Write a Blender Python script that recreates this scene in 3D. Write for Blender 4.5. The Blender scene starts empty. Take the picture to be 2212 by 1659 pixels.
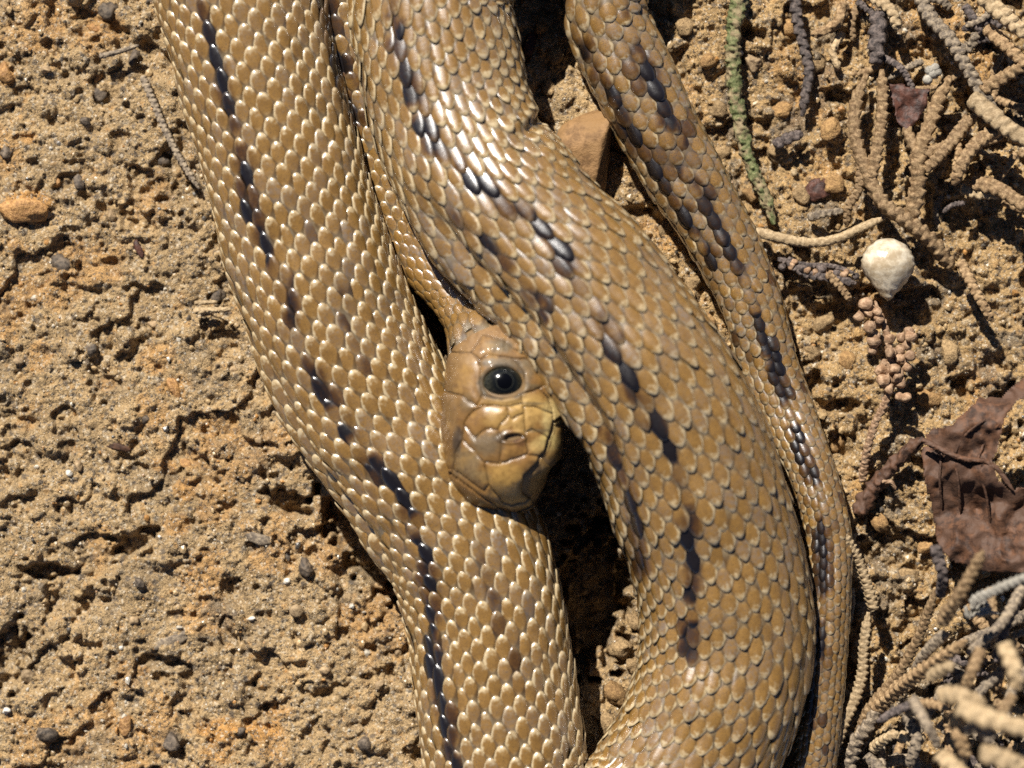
import bpy, math, random
import numpy as np
from mathutils import Vector, Matrix

# ------------------------------------------------------------------ scale / camera / light
U = 0.18 / 2212.0            # metres per q (q = one picture unit of 2212 across the frame at height ZR)
HQ = 0.62 / U                # camera height
ZR = 150.0
SC = bpy.context.scene
COL = SC.collection
rng = np.random.default_rng(11)
random.seed(5)

cam_d = bpy.data.cameras.new("camera")
cam = bpy.data.objects.new("camera", cam_d)
COL.objects.link(cam)
cam.location = (0, 0, HQ * U)
cam_d.sensor_width = 36.0
cam_d.lens = 36.0 * (HQ - ZR) / 2212.0
cam_d.clip_start = 0.01
cam_d.clip_end = 500
cam_d.dof.use_dof = True
cam_d.dof.focus_distance = (HQ - 110) * U
cam_d.dof.aperture_fstop = 8.5
SC.camera = cam

SUN_AZ = Vector((-0.41, 0.91, 0)).normalized()     # towards the sun, on the ground plane
SUN_EL = math.radians(46)
world = bpy.data.worlds.new("World")
SC.world = world
world.use_nodes = True
nt = world.node_tree
bg = nt.nodes["Background"]
sky = nt.nodes.new("ShaderNodeTexSky")
sky.sky_type = 'NISHITA'
sky.sun_disc = False
sky.altitude = 1500
sky.air_density = 0.45
sky.dust_density = 0.2
sky.sun_elevation = SUN_EL
sky.sun_rotation = math.atan2(SUN_AZ.x, SUN_AZ.y)
nt.links.new(sky.outputs[0], bg.inputs[0])
bg.inputs[1].default_value = 0.05
sun_d = bpy.data.lights.new("sun", 'SUN')
sun_d.energy = 5.0
sun_d.angle = math.radians(0.5)
sun_d.color = (1.0, 0.95, 0.86)
sun = bpy.data.objects.new("sun", sun_d)
COL.objects.link(sun)
sd = Vector((SUN_AZ.x * math.cos(SUN_EL), SUN_AZ.y * math.cos(SUN_EL), math.sin(SUN_EL)))
sun.rotation_euler = sd.to_track_quat('Z', 'Y').to_euler()
sun.location = sd * 2
SC.view_settings.view_transform = 'Standard'
SC.view_settings.look = 'None'
SC.view_settings.exposure = 0.9
SC.view_settings.gamma = 1.0
SC.render.engine = 'CYCLES'
SC.cycles.use_denoising = False
SC.cycles.max_bounces = 6

# ------------------------------------------------------------------ helpers
def W(px, py, z):
    px = np.asarray(px, float); py = np.asarray(py, float); z = np.asarray(z, float)
    f = (HQ - z) / (HQ - ZR)
    return np.stack([(px - 1106) * f, -(py - 829.5) * f, z + 0 * px], -1)

def PX(V):
    f = (HQ - V[..., 2]) / (HQ - ZR)
    return V[..., 0] / f + 1106, 829.5 - V[..., 1] / f

def tag(o, label=None, cat=None, group=None, kind=None):
    if label: o["label"] = label
    if cat: o["category"] = cat
    if group: o["group"] = group
    if kind: o["kind"] = kind
    return o

def empty(name, loc):
    o = bpy.data.objects.new(name, None)
    o.empty_display_size = 0.005
    o.location = tuple(np.asarray(loc) * U)
    COL.objects.link(o)
    o["_q"] = 0
    del o["_q"]
    return o

def mk(name, V, F, mat, parent=None, org=None, smooth=True, attrs=None, uv=None, porg=None):
    """V in q, F (n,k). org: object origin in q."""
    V = np.asarray(V, np.float64).reshape(-1, 3)
    F = np.asarray(F, np.int32)
    if porg is None:
        porg = np.zeros(3) if parent is None else np.array(parent.location) / U
    if org is None:
        org = np.zeros(3) if parent is None else porg
    org = np.asarray(org, float)
    me = bpy.data.meshes.new(name)
    n, k = F.shape
    me.vertices.add(len(V)); me.loops.add(n * k); me.polygons.add(n)
    me.vertices.foreach_set("co", ((V - org) * U).astype(np.float32).ravel())
    me.loops.foreach_set("vertex_index", F.ravel())
    me.polygons.foreach_set("loop_start", np.arange(0, n * k, k, dtype=np.int32))
    me.polygons.foreach_set("loop_total", np.full(n, k, np.int32))
    me.polygons.foreach_set("use_smooth", np.full(n, bool(smooth)))
    if uv is not None:
        l = me.uv_layers.new(name="uv")
        l.data.foreach_set("uv", np.asarray(uv, np.float32)[F.ravel()].ravel())
    if attrs:
        for an, av in attrs.items():
            a = me.attributes.new(an, 'FLOAT_COLOR', 'POINT')
            av = np.asarray(av, np.float32)
            if av.shape[1] == 3:
                av = np.concatenate([av, np.ones((len(av), 1), np.float32)], 1)
            a.data.foreach_set("color", av.ravel())
    me.update(calc_edges=True)
    me.materials.append(mat)
    o = bpy.data.objects.new(name, me)
    o.location = tuple((org - porg) * U)
    COL.objects.link(o)
    if parent is not None:
        o.parent = parent
    return o

def grid_faces(n, m, wrap=False):
    """n rows x m columns of vertices"""
    i = np.arange(n - 1)[:, None]
    j = np.arange(m if wrap else m - 1)[None, :]
    j2 = (j + 1) % m
    return np.stack([i * m + j, i * m + j2, (i + 1) * m + j2, (i + 1) * m + j], -1).reshape(-1, 4)

def hash2(ix, iy, seed):
    n = (ix.astype(np.int64) * 374761393 + iy.astype(np.int64) * 668265263 + seed * 1274126177) & 0xFFFFFFFF
    n = ((n ^ (n >> 13)) * 1274126177) & 0xFFFFFFFF
    n = ((n ^ (n >> 16)) * 2246822519) & 0xFFFFFFFF
    return ((n ^ (n >> 15)) & 0xFFFFFF) / float(0xFFFFFF)

def vnoise(x, y, size, seed):
    x = x / size; y = y / size
    ix = np.floor(x).astype(np.int64); iy = np.floor(y).astype(np.int64)
    fx = x - ix; fy = y - iy
    fx = fx * fx * fx * (fx * (fx * 6 - 15) + 10); fy = fy * fy * fy * (fy * (fy * 6 - 15) + 10)
    a = hash2(ix, iy, seed); b = hash2(ix + 1, iy, seed); c = hash2(ix, iy + 1, seed); d = hash2(ix + 1, iy + 1, seed)
    return (a * (1 - fx) + b * fx) * (1 - fy) + (c * (1 - fx) + d * fx) * fy

def fbm(x, y, size, seed, octv=4):
    s = 0; a = 1.0; t = 0
    for k in range(octv):
        s = s + a * vnoise(x, y, size / (2 ** k), seed + k * 17); t += a; a *= 0.5
    return s / t

def cell(x, y, size, seed):
    x = x / size; y = y / size
    ix = np.floor(x).astype(np.int64); iy = np.floor(y).astype(np.int64)
    best = np.full(x.shape, 9.0); bid = np.zeros(x.shape)
    for dx in (-1, 0, 1):
        for dy in (-1, 0, 1):
            cx = ix + dx; cy = iy + dy
            px = cx + 0.15 + 0.7 * hash2(cx, cy, seed); py = cy + 0.15 + 0.7 * hash2(cx, cy, seed + 1)
            d = np.hypot(x - px, y - py)
            r = hash2(cx, cy, seed + 2)
            m = d < best
            best = np.where(m, d, best); bid = np.where(m, r, bid)
    return best, bid

def sstep(a, b, x):
    t = np.clip((x - a) / (b - a), 0, 1)
    return t * t * (3 - 2 * t)

def catmull(P, n=24):
    P = np.asarray(P, float)
    P = np.concatenate([[2 * P[0] - P[1]], P, [2 * P[-1] - P[-2]]])
    out = []
    for i in range(1, len(P) - 2):
        p0, p1, p2, p3 = P[i - 1:i + 3]
        t0 = 0.0
        t1 = t0 + max(np.linalg.norm(p1[:3] - p0[:3]), 1e-6) ** .5
        t2 = t1 + max(np.linalg.norm(p2[:3] - p1[:3]), 1e-6) ** .5
        t3 = t2 + max(np.linalg.norm(p3[:3] - p2[:3]), 1e-6) ** .5
        t = np.linspace(t1, t2, n, endpoint=False)[:, None]
        A1 = (t1 - t) / (t1 - t0) * p0 + (t - t0) / (t1 - t0) * p1
        A2 = (t2 - t) / (t2 - t1) * p1 + (t - t1) / (t2 - t1) * p2
        A3 = (t3 - t) / (t3 - t2) * p2 + (t - t2) / (t3 - t2) * p3
        B1 = (t2 - t) / (t2 - t0) * A1 + (t - t0) / (t2 - t0) * A2
        B2 = (t3 - t) / (t3 - t1) * A2 + (t - t1) / (t3 - t1) * A3
        out.append((t2 - t) / (t2 - t1) * B1 + (t - t1) / (t2 - t1) * B2)
    out.append(P[-2][None])
    return np.concatenate(out)

def resample(C, ds):
    s = np.concatenate([[0], np.cumsum(np.linalg.norm(np.diff(C[:, :3], axis=0), axis=1))])
    n = max(3, int(s[-1] / ds))
    t = np.linspace(0, s[-1], n)
    return np.stack([np.interp(t, s, C[:, k]) for k in range(C.shape[1])], 1), t

# ------------------------------------------------------------------ materials
class NT:
    def __init__(self, name):
        self.m = bpy.data.materials.new(name); self.m.use_nodes = True
        self.t = self.m.node_tree; self.p = self.t.nodes["Principled BSDF"]
    def n(self, typ, **kw):
        nd = self.t.nodes.new(typ)
        for k, v in kw.items():
            if k == 'i':
                for kk, vv in v.items(): nd.inputs[kk].default_value = vv
            else: setattr(nd, k, v)
        return nd
    def l(self, a, b): self.t.links.new(a, b)
    def math(self, op, a, b=None, c=None, clamp=False):
        nd = self.n("ShaderNodeMath", operation=op); nd.use_clamp = clamp
        for i, v in enumerate((a, b, c)):
            if v is None: continue
            if isinstance(v, (int, float)): nd.inputs[i].default_value = v
            else: self.l(v, nd.inputs[i])
        return nd.outputs[0]
    def mix(self, f, a, b, blend='MIX'):
        nd = self.n("ShaderNodeMix", data_type='RGBA', blend_type=blend)
        for sock, v in ((nd.inputs[0], f), (nd.inputs[6], a), (nd.inputs[7], b)):
            if isinstance(v, (int, float)): sock.default_value = v
            elif isinstance(v, tuple): sock.default_value = (*v, 1) if len(v) == 3 else v
            else: self.l(v, sock)
        return nd.outputs[2]
    def ss(self, v, a, b):
        nd = self.n("ShaderNodeMapRange", interpolation_type='SMOOTHSTEP', i={1: a, 2: b})
        self.l(v, nd.inputs[0]); return nd.outputs[0]
    def noise(self, scale, detail=2, rough=0.6, vec=None):
        nd = self.n("ShaderNodeTexNoise", i={"Scale": scale, "Detail": detail, "Roughness": rough})
        if vec is None:
            tc = self.n("ShaderNodeNewGeometry"); vec = tc.outputs["Position"]
        self.l(vec, nd.inputs["Vector"]); return nd.outputs[0]
    def bump(self, h, dist, strength=1.0):
        nd = self.n("ShaderNodeBump", i={"Strength": strength, "Distance": dist})
        self.l(h, nd.inputs["Height"]); self.l(nd.outputs[0], self.p.inputs["Normal"])
    def base(self, col, k=0.72):
        self.l(self.mix(1.0, col, (k, k, k), 'MULTIPLY'), self.p.inputs["Base Color"])
    def attr(self, name):
        return self.n("ShaderNodeAttribute", attribute_name=name)

def mat_scale():
    s = NT("snake_scale"); p = s.p
    uvn = s.n("ShaderNodeUVMap", uv_map="uv")
    sep = s.n("ShaderNodeSeparateXYZ"); s.l(uvn.outputs[0], sep.inputs[0])
    u = s.math('SUBTRACT', s.math('MULTIPLY', sep.outputs[0], 2.0), 1.0); v = sep.outputs[1]
    at = s.attr("pig"); sc = s.n("ShaderNodeSeparateColor"); s.l(at.outputs["Color"], sc.inputs[0])
    dark, rnd, pale = sc.outputs[0], sc.outputs[1], sc.outputs[2]
    grey = at.outputs["Alpha"]
    nA = s.noise(1500, 3); nB = s.noise(6000, 2); nC = s.noise(420, 2)
    uu = s.math('ADD', u, s.math('SUBTRACT', s.math('MULTIPLY', s.math('SUBTRACT', rnd, 0.5), 0.25), 0.20))
    e = s.math('MAXIMUM', s.math('MULTIPLY', s.math('ABSOLUTE', uu), 0.9), s.math('MULTIPLY', v, 1.0))
    e = s.math('ADD', e, s.math('MULTIPLY', s.math('SUBTRACT', nA, 0.5), 0.55))
    e = s.math('ADD', e, s.math('MULTIPLY', pale, 0.16))
    m = s.math('SUBTRACT', 1.0, s.math('MULTIPLY', s.ss(e, 0.72, 0.97), 0.9))
    m = s.math('MULTIPLY', m, s.ss(s.math('ADD', v, s.math('MULTIPLY', s.math('SUBTRACT', nA, 0.5), 0.4)), 0.08, 0.42))
    brown = s.mix(nC, (0.16, 0.08, 0.016), (0.38, 0.21, 0.056))
    brown = s.mix(s.ss(nB, 0.45, 0.75), brown, (0.105, 0.06, 0.026))
    cream = s.mix(nA, (0.45, 0.32, 0.15), (0.72, 0.59, 0.38))
    col = s.mix(m, cream, brown)
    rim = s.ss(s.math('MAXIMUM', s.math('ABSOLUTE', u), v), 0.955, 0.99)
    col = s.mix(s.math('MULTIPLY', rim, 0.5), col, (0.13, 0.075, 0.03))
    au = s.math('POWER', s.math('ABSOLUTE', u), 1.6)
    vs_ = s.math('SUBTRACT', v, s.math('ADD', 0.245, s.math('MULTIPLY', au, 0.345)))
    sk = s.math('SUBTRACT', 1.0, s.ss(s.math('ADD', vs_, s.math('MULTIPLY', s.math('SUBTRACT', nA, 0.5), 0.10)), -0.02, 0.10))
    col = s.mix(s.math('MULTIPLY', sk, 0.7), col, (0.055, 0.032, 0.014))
    gg = s.math('MULTIPLY', grey, s.ss(nA, 0.25, 0.75))
    col = s.mix(gg, col, (0.20, 0.175, 0.16))
    dd = s.math('MULTIPLY', dark, s.math('ADD', 0.70, s.math('MULTIPLY', nA, 0.6)), clamp=True)
    col = s.mix(s.ss(dd, 0.05, 0.55), col, s.mix(1.0, col, (0.34, 0.27, 0.22), 'MULTIPLY'))
    dd = s.ss(dd, 0.40, 0.95)
    col = s.mix(dd, col, (0.009, 0.006, 0.0055))
    s.base(col)
    p.inputs["Roughness"].default_value = 0.30
    rg = s.math('ADD', 0.20, s.math('MULTIPLY', nA, 0.24)); s.l(rg, p.inputs["Roughness"])
    p.inputs["IOR"].default_value = 1.62
    p.inputs["Coat Weight"].default_value = 0.7
    p.inputs["Coat Roughness"].default_value = 0.14
    p.inputs["Specular Tint"].default_value = (0.97, 0.97, 1.0, 1)
    p.inputs["Subsurface Weight"].default_value = 0.0
    s.bump(s.math('ADD', nB, s.math('MULTIPLY', nA, 1.5)), 0.00005, 0.25)
    return s.m

def mat_skin():
    s = NT("snake_skin"); p = s.p
    n = s.noise(900, 3)
    s.l(s.mix(n, (0.085, 0.05, 0.02), (0.23, 0.14, 0.06)), p.inputs["Base Color"])
    p.inputs["Roughness"].default_value = 0.5
    return s.m

def mat_belly():
    s = NT("snake_belly"); p = s.p
    n = s.noise(700, 3)
    s.l(s.mix(n, (0.42, 0.33, 0.19), (0.68, 0.57, 0.36)), p.inputs["Base Color"])
    p.inputs["Roughness"].default_value = 0.35
    return s.m

def mat_head():
    s = NT("snake_head"); p = s.p
    at = s.attr("hcol")
    nA = s.noise(1400, 4, 0.65); nB = s.noise(7000, 2); nC = s.noise(320, 2)
    col = s.mix(s.math('MULTIPLY', s.ss(nA, 0.42, 0.72), 0.55), at.outputs["Color"], s.mix(1.0, at.outputs["Color"], (0.42, 0.36, 0.32), 'MULTIPLY'))
    col = s.mix(s.math('MULTIPLY', s.ss(nC, 0.5, 0.75), 0.3), col, (0.52, 0.30, 0.085))
    col = s.mix(s.math('MULTIPLY', s.ss(nB, 0.62, 0.8), 0.5), col, (0.16, 0.10, 0.045))
    s.base(col)
    s.l(s.math('ADD', s.math('SUBTRACT', 0.55, s.math('MULTIPLY', at.outputs['Alpha'], 0.30)), s.math('MULTIPLY', nA, 0.22)), p.inputs["Roughness"]); p.inputs['IOR'].default_value = 1.5
    p.inputs["Coat Weight"].default_value = 0.1; p.inputs["Coat Roughness"].default_value = 0.12
    s.bump(s.math('ADD', nB, s.math('MULTIPLY', nA, 2.0)), 0.00006, 0.35)
    return s.m

def mat_eye():
    s = NT("snake_eye"); p = s.p
    tc = s.n("ShaderNodeTexCoord"); sp = s.n("ShaderNodeSeparateXYZ"); s.l(tc.outputs["Object"], sp.inputs[0])
    k = 1.0 / (40 * U)
    x = s.math('MULTIPLY', sp.outputs[0], k); y = s.math('MULTIPLY', sp.outputs[1], k)
    d = s.math('SQRT', s.math('ADD', s.math('POWER', s.math('SUBTRACT', x, 0.08), 2), s.math('POWER', s.math('SUBTRACT', y, 0.06), 2)))
    n = s.noise(2600, 4, 0.7)
    iris = s.mix(s.ss(n, 0.35, 0.75), (0.006, 0.006, 0.006), (0.085, 0.08, 0.05))
    iris = s.mix(s.ss(d, 0.5, 1.0), (0.006, 0.007, 0.008), iris)
    ring = s.math('SUBTRACT', 1.0, s.ss(s.math('ABSOLUTE', s.math('SUBTRACT', d, 0.45)), 0.0, 0.025))
    col = s.mix(s.math('MULTIPLY', ring, 0.28), iris, (0.16, 0.16, 0.12))
    col = s.mix(s.math('SUBTRACT', 1.0, s.ss(d, 0.40, 0.44)), col, (0.002, 0.002, 0.003))
    s.base(col); p.inputs["Roughness"].default_value = 0.15
    p.inputs["IOR"].default_value = 1.36
    return s.m

def mat_ground():
    s = NT("sandy_soil"); p = s.p
    at = s.attr("gcol")
    nA = s.noise(2600, 3, 0.7); nB = s.noise(6500, 2); nC = s.noise(700, 3)
    c = at.outputs["Color"]
    col = s.mix(s.ss(nA, 0.3, 0.7), s.mix(1.0, c, (0.55, 0.52, 0.50), 'MULTIPLY'), s.mix(1.0, c, (1.25, 1.22, 1.18), 'MULTIPLY'))
    vor = s.n("ShaderNodeTexVoronoi", i={"Scale": 2600}); g = s.n("ShaderNodeNewGeometry"); s.l(g.outputs["Position"], vor.inputs["Vector"])
    vs = s.n("ShaderNodeSeparateColor"); s.l(vor.outputs["Color"], vs.inputs[0])
    col = s.mix(s.math('MULTIPLY', s.ss(vs.outputs[0], 0.90, 0.93), 0.75), col, (0.10, 0.085, 0.075))
    col = s.mix(s.math('MULTIPLY', s.ss(vs.outputs[1], 0.90, 0.93), 0.7), col, (0.72, 0.60, 0.44))
    s.base(col)
    rr = s.math('SUBTRACT', 0.85, s.math('MULTIPLY', s.ss(vs.outputs[2], 0.93, 0.95), 0.62)); s.l(rr, p.inputs["Roughness"])
    hh = s.math('ADD', nA, s.math('MULTIPLY', nB, 0.5)); hh = s.math('SUBTRACT', hh, s.math('MULTIPLY', vor.outputs["Distance"], 0.5))
    s.bump(hh, 0.00045, 1.0)
    return s.m

def mat_attr(name, attr, rough=0.75, bump=0.0002, bscale=2500, var=0.5, spec=0.4):
    s = NT(name); p = s.p
    at = s.attr(attr)
    n = s.noise(bscale, 3, 0.65)
    col = s.mix(s.ss(n, 0.3, 0.72), s.mix(1.0, at.outputs["Color"], (1 - var, 1 - var, 1 - var), 'MULTIPLY'), at.outputs["Color"])
    s.base(col); p.inputs["Roughness"].default_value = rough
    p.inputs["Specular IOR Level"].default_value = spec
    s.bump(n, bump, 0.8)
    return s.m

def mat_two(name, c1, c2, scale=1500, rough=0.75, bump=0.0002, spec=0.35, lo=0.35, hi=0.68, c3=None, s3=300):
    s = NT(name); p = s.p
    n = s.noise(scale, 4, 0.65); n2 = s.noise(scale * 3.1, 2)
    col = s.mix(s.ss(n, lo, hi), c1, c2)
    if c3: col = s.mix(s.ss(s.noise(s3, 3), 0.45, 0.62), col, c3)
    oi = s.n("ShaderNodeObjectInfo")
    v = s.math('ADD', 0.8, s.math('MULTIPLY', oi.outputs["Random"], 0.4))
    hs = s.n("ShaderNodeHueSaturation"); s.l(col, hs.inputs["Color"]); s.l(v, hs.inputs["Value"])
    s.base(hs.outputs[0]); p.inputs["Roughness"].default_value = rough
    p.inputs["Specular IOR Level"].default_value = spec
    s.bump(s.math('ADD', n, s.math('MULTIPLY', n2, 0.5)), bump, 0.8)
    return s.m

M_SCALE = mat_scale(); M_SKIN = mat_skin(); M_BELLY = mat_belly(); M_HEAD = mat_head(); M_EYE = mat_eye(); M_GROUND = mat_ground()
M_GRIT = mat_attr("grit_grain", "gcol", 0.33, 0.00005, 5000, 0.35, 0.6)
M_TWIG = mat_two("dry_twig_tan", (0.19, 0.112, 0.052), (0.44, 0.295, 0.155), 1600)
M_TWIGG = mat_two("dry_twig_grey", (0.13, 0.10, 0.075), (0.40, 0.31, 0.21), 1500)
M_TWIGD = mat_two("dark_twig", (0.045, 0.035, 0.033), (0.19, 0.145, 0.125), 1500)
M_TWIGP = mat_two("pale_twig", (0.34, 0.235, 0.125), (0.58, 0.43, 0.255), 1500)
M_MOSS = mat_two("mossy_bark", (0.085, 0.11, 0.03), (0.25, 0.25, 0.11), 2200, c3=(0.36, 0.27, 0.15), s3=380)
M_BUD = mat_two("dry_bud", (0.25, 0.14, 0.075), (0.50, 0.33, 0.205), 1300)
M_LEAF = mat_two("brown_leaf", (0.035, 0.016, 0.009), (0.15, 0.068, 0.034), 600, rough=0.7, c3=(0.10, 0.052, 0.032), s3=260)
M_LEAFR = mat_two("reddish_leaf", (0.035, 0.014, 0.010), (0.13, 0.05, 0.032), 800, rough=0.6)
M_SEED = mat_two("pale_seed", (0.40, 0.31, 0.20), (0.68, 0.59, 0.45), 500, rough=0.25, bump=0.00008, spec=0.5)
M_STONE = mat_two("tan_stone", (0.20, 0.105, 0.04), (0.40, 0.225, 0.095), 700, bump=0.0003, c3=(0.34, 0.19, 0.075), s3=200)
M_PEBD = mat_two("dark_pebble", (0.055, 0.042, 0.033), (0.20, 0.15, 0.105), 1500, rough=0.7)
M_PEBT = mat_two("tan_pebble", (0.30, 0.20, 0.11), (0.52, 0.37, 0.21), 1500)
M_PEBO = mat_two("orange_pebble", (0.30, 0.15, 0.055), (0.56, 0.31, 0.115), 1600, rough=0.5, bump=0.0004)
M_CLOD = mat_two("soil_clod", (0.25, 0.16, 0.075), (0.52, 0.35, 0.175), 2300, bump=0.0005)
M_CLOD2 = mat_two("clay_clod", (0.27, 0.15, 0.06), (0.50, 0.30, 0.12), 2000, bump=0.0005)
M_PEBW = mat_two("white_pebble", (0.62, 0.55, 0.45), (0.82, 0.78, 0.70), 1500, rough=0.35)
M_FLUFF = mat_two("grey_lichen", (0.26, 0.23, 0.19), (0.48, 0.44, 0.37), 1500)

# ------------------------------------------------------------------ ground
HOLES = [(765, 1170, 150, 50, 90, 1.0), (620, 1085, 64, 28, 60, .5), (90, 1235, 66, 26, 50, 0), (290, 1175, 70, 24, 48, -.5), (20, 1420, 44, 90, 50, .2), (215, 210, 22, 15, 16, 0),
         (350, 345, 26, 22, 18, 0), (170, 360, 36, 16, 18, .5), (500, 620, 46, 24, 20, 0), (300, 1010, 26, 12, 12, 0), (635, 1440, 34, 14, 14, 0),
         (20, 950, 18, 40, 16, 0), (120, 1530, 40, 26, 18, .3), (1280, 1290, 90, 200, 130, .1), (930, 700, 50, 110, 80, -.4),
         (1390, 470, 55, 45, 40, .7), (1760, 350, 60, 45, 20, 0), (2080, 470, 60, 40, 26, .5), (2050, 350, 60, 60, 30, .5), (1720, 590, 60, 18, 20, 0.3),
         (1590, 780, 16, 30, 40, 0), (1960, 230, 60, 70, 26, 0), (700, 1500, 26, 12, 10, .4), (360, 1430, 30, 14, 12, .2), (400, 1225, 24, 14, 10, 0), (1820, 870, 14, 9, 12, 0),
         (770, 1570, 22, 10, 10, 0), (1640, 310, 26, 16, 12, 0), (1835, 60, 30, 24, 14, 0), (2120, 1480, 120, 110, 40, .4)]
ORANGE = [(55, 440, 62, 34, .9), (10, 155, 22, 30, .9), (210, 45, 22, 14, .6), (370, 840, 34, 16, .7), (230, 830, 24, 16, .6), (440, 1240, 60, 70, .55),
          (350, 1010, 34, 24, .7), (400, 1060, 36, 36, .7), (380, 1130, 34, 36, .6), (520, 1580, 110, 32, .95), (470, 1620, 60, 30, .7), (270, 1560, 22, 14, .8),
          (760, 1330, 40, 36, .55), (300, 1450, 20, 14, .6), (150, 1540, 20, 14, .5), (600, 1540, 40, 20, .6), (1700, 160, 40, 60, .35), (1870, 1060, 40, 30, .4), (1980, 60, 90, 40, .4),
          (350, 760, 16, 12, .6), (55, 300, 20, 16, .7)]
DARKG = [(470, 1330, 40, 40, .5), (370, 1600, 26, 22, .7), (90, 1590, 40, 24, .4), (1750, 600, 60, 60, .3), (1900, 1180, 70, 60, .35), (2060, 780, 60, 60, .3), (440, 1380, 30, 26, .4), (1790, 470, 50, 40, .6)]

def gpx(x, y):
    f = HQ / (HQ - ZR)
    return x / f + 1106, 829.5 - y / f

def ground_h(x, y):
    px, py = gpx(x, y)
    right = sstep(1150, 1900, px)
    h = (fbm(x, y, 620, 1, 3) - .5) * 50 + (fbm(x, y, 150, 5, 3) - .5) * (22 + 26 * right) + (fbm(x, y, 44, 9, 3) - .5) * (15 + 12 * right)
    # crumbs
    for size, amp, thr, sd_ in ((52, 16, .78, 20), (27, 9, .74, 30), (14, 5.0, .62, 40), (8.5, 3.0, .42, 50)):
        d, r = cell(x + 3 * vnoise(x, y, 9, 3), y + 3 * vnoise(x, y, 9, 4), size, sd_)
        rad = 0.22 + 0.33 * r
        k = np.clip(1 - (d / rad) ** 2, 0, 1) ** .6
        h = h + k * amp * (r > thr) * (0.6 + 0.4 * r) * (1 + .35 * right)
    p = fbm(x, y, 90, 71, 3)
    h = h - sstep(.605, .645, p) * 20 * (1 + .8 * right)
    p = fbm(x, y, 34, 77, 2)
    h = h - sstep(.69, .76, p) * 13
    h = h + (fbm(x, y, 13, 83, 2) - .5) * 6
    for (cx, cy, rx, ry, dep, ang) in HOLES:
        dx = px - cx; dy = py - cy
        ca, sa = math.cos(ang), math.sin(ang)
        u = (dx * ca + dy * sa) / rx; v = (-dx * sa + dy * ca) / ry
        rr = np.sqrt(u * u + v * v) + (vnoise(x, y, 16, 91) - .5) * .7
        h = h - dep * (1 - sstep(.55, 1.05, rr))
    for (cx, cy, rx, ry, a) in ORANGE:
        rr = np.sqrt(((px - cx) / rx) ** 2 + ((py - cy) / ry) ** 2)
        h = h + 7 * a * (1 - sstep(.4, 1.1, rr + (vnoise(x, y, 18, 93) - .5)))
    return h - 6

def ground_col(x, y):
    px, py = gpx(x, y)
    right = sstep(1150, 1500, px)
    base = np.array([0.50, 0.35, 0.178])[None] * np.ones((x.size, 3))
    base = base * (1 - right[:, None]) + np.array([0.52, 0.345, 0.155])[None] * right[:, None]
    v = fbm(x, y, 120, 201, 4)[:, None]
    base = base * (0.72 + 0.56 * v)
    d, r = cell(x, y, 15, 211)
    sel = (d < .28 + .2 * r)
    k = hash2(np.floor(r * 9999).astype(np.int64), np.zeros(r.shape, np.int64), 5)
    tint = np.where((k > .90)[:, None], np.array([[.11, .09, .075]]), np.where((k > .80)[:, None], np.array([[.55, .33, .13]]), np.where((k > .70)[:, None], np.array([[.58, .46, .30]]), base)))
    base = np.where(sel[:, None], base * .25 + tint * .75, base)
    o = sstep(.60, .74, fbm(x, y, 130, 221, 4)) * .5
    for (cx, cy, rx, ry, a) in ORANGE:
        rr = np.sqrt(((px - cx) / rx) ** 2 + ((py - cy) / ry) ** 2) + (fbm(x, y, 40, 95, 3) - .5) * 1.1
        o = np.maximum(o, a * (1 - sstep(.6, 1.05, rr)))
    oc = np.array([[.60, .32, .095]]) * (0.8 + .4 * vnoise(x, y, 20, 230)[:, None])
    base = base * (1 - o[:, None]) + oc * o[:, None]
    g = sstep(.62, .74, fbm(x, y, 70, 241, 3)) * (.25 + .35 * right)
    for (cx, cy, rx, ry, a) in DARKG:
        rr = np.sqrt(((px - cx) / rx) ** 2 + ((py - cy) / ry) ** 2) + (fbm(x, y, 30, 97, 3) - .5) * 1.2
        g = np.maximum(g, a * (1 - sstep(.4, 1.0, rr)))
    base = base * (1 - g[:, None]) + np.array([[.15, .13, .105]]) * g[:, None]
    return base

def axis(half, fine, far):
    c = np.arange(-half, half + .1, fine)
    o = [half]; st = fine
    while o[-1] < far:
        st *= 1.25; o.append(o[-1] + st)
    o = np.array(o[1:])
    return np.concatenate([-o[::-1], c, o])

gx = axis(1260, 3.0, 40 / U); gy = axis(980, 3.0, 40 / U)
GX, GY = np.meshgrid(gx, gy)
hx, hy = GX.ravel(), GY.ravel()
cl = np.maximum(np.abs(hx) / 1500, np.abs(hy) / 1250)
gz = ground_h(hx, hy) * (1 - sstep(1.0, 2.5, cl))
gV = np.stack([hx, hy, gz], 1)
ground = mk("ground", gV, grid_faces(len(gy), len(gx)), M_GROUND, attrs={"gcol": ground_col(hx, hy)})
tag(ground, "tan sandy soil with orange clay patches and small pits", "soil", kind="structure")

def gz_at(px, py):
    w = W(np.atleast_1d(np.asarray(px, float)), np.atleast_1d(np.asarray(py, float)), np.zeros(np.size(px)))
    return ground_h(w[:, 0], w[:, 1])

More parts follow.
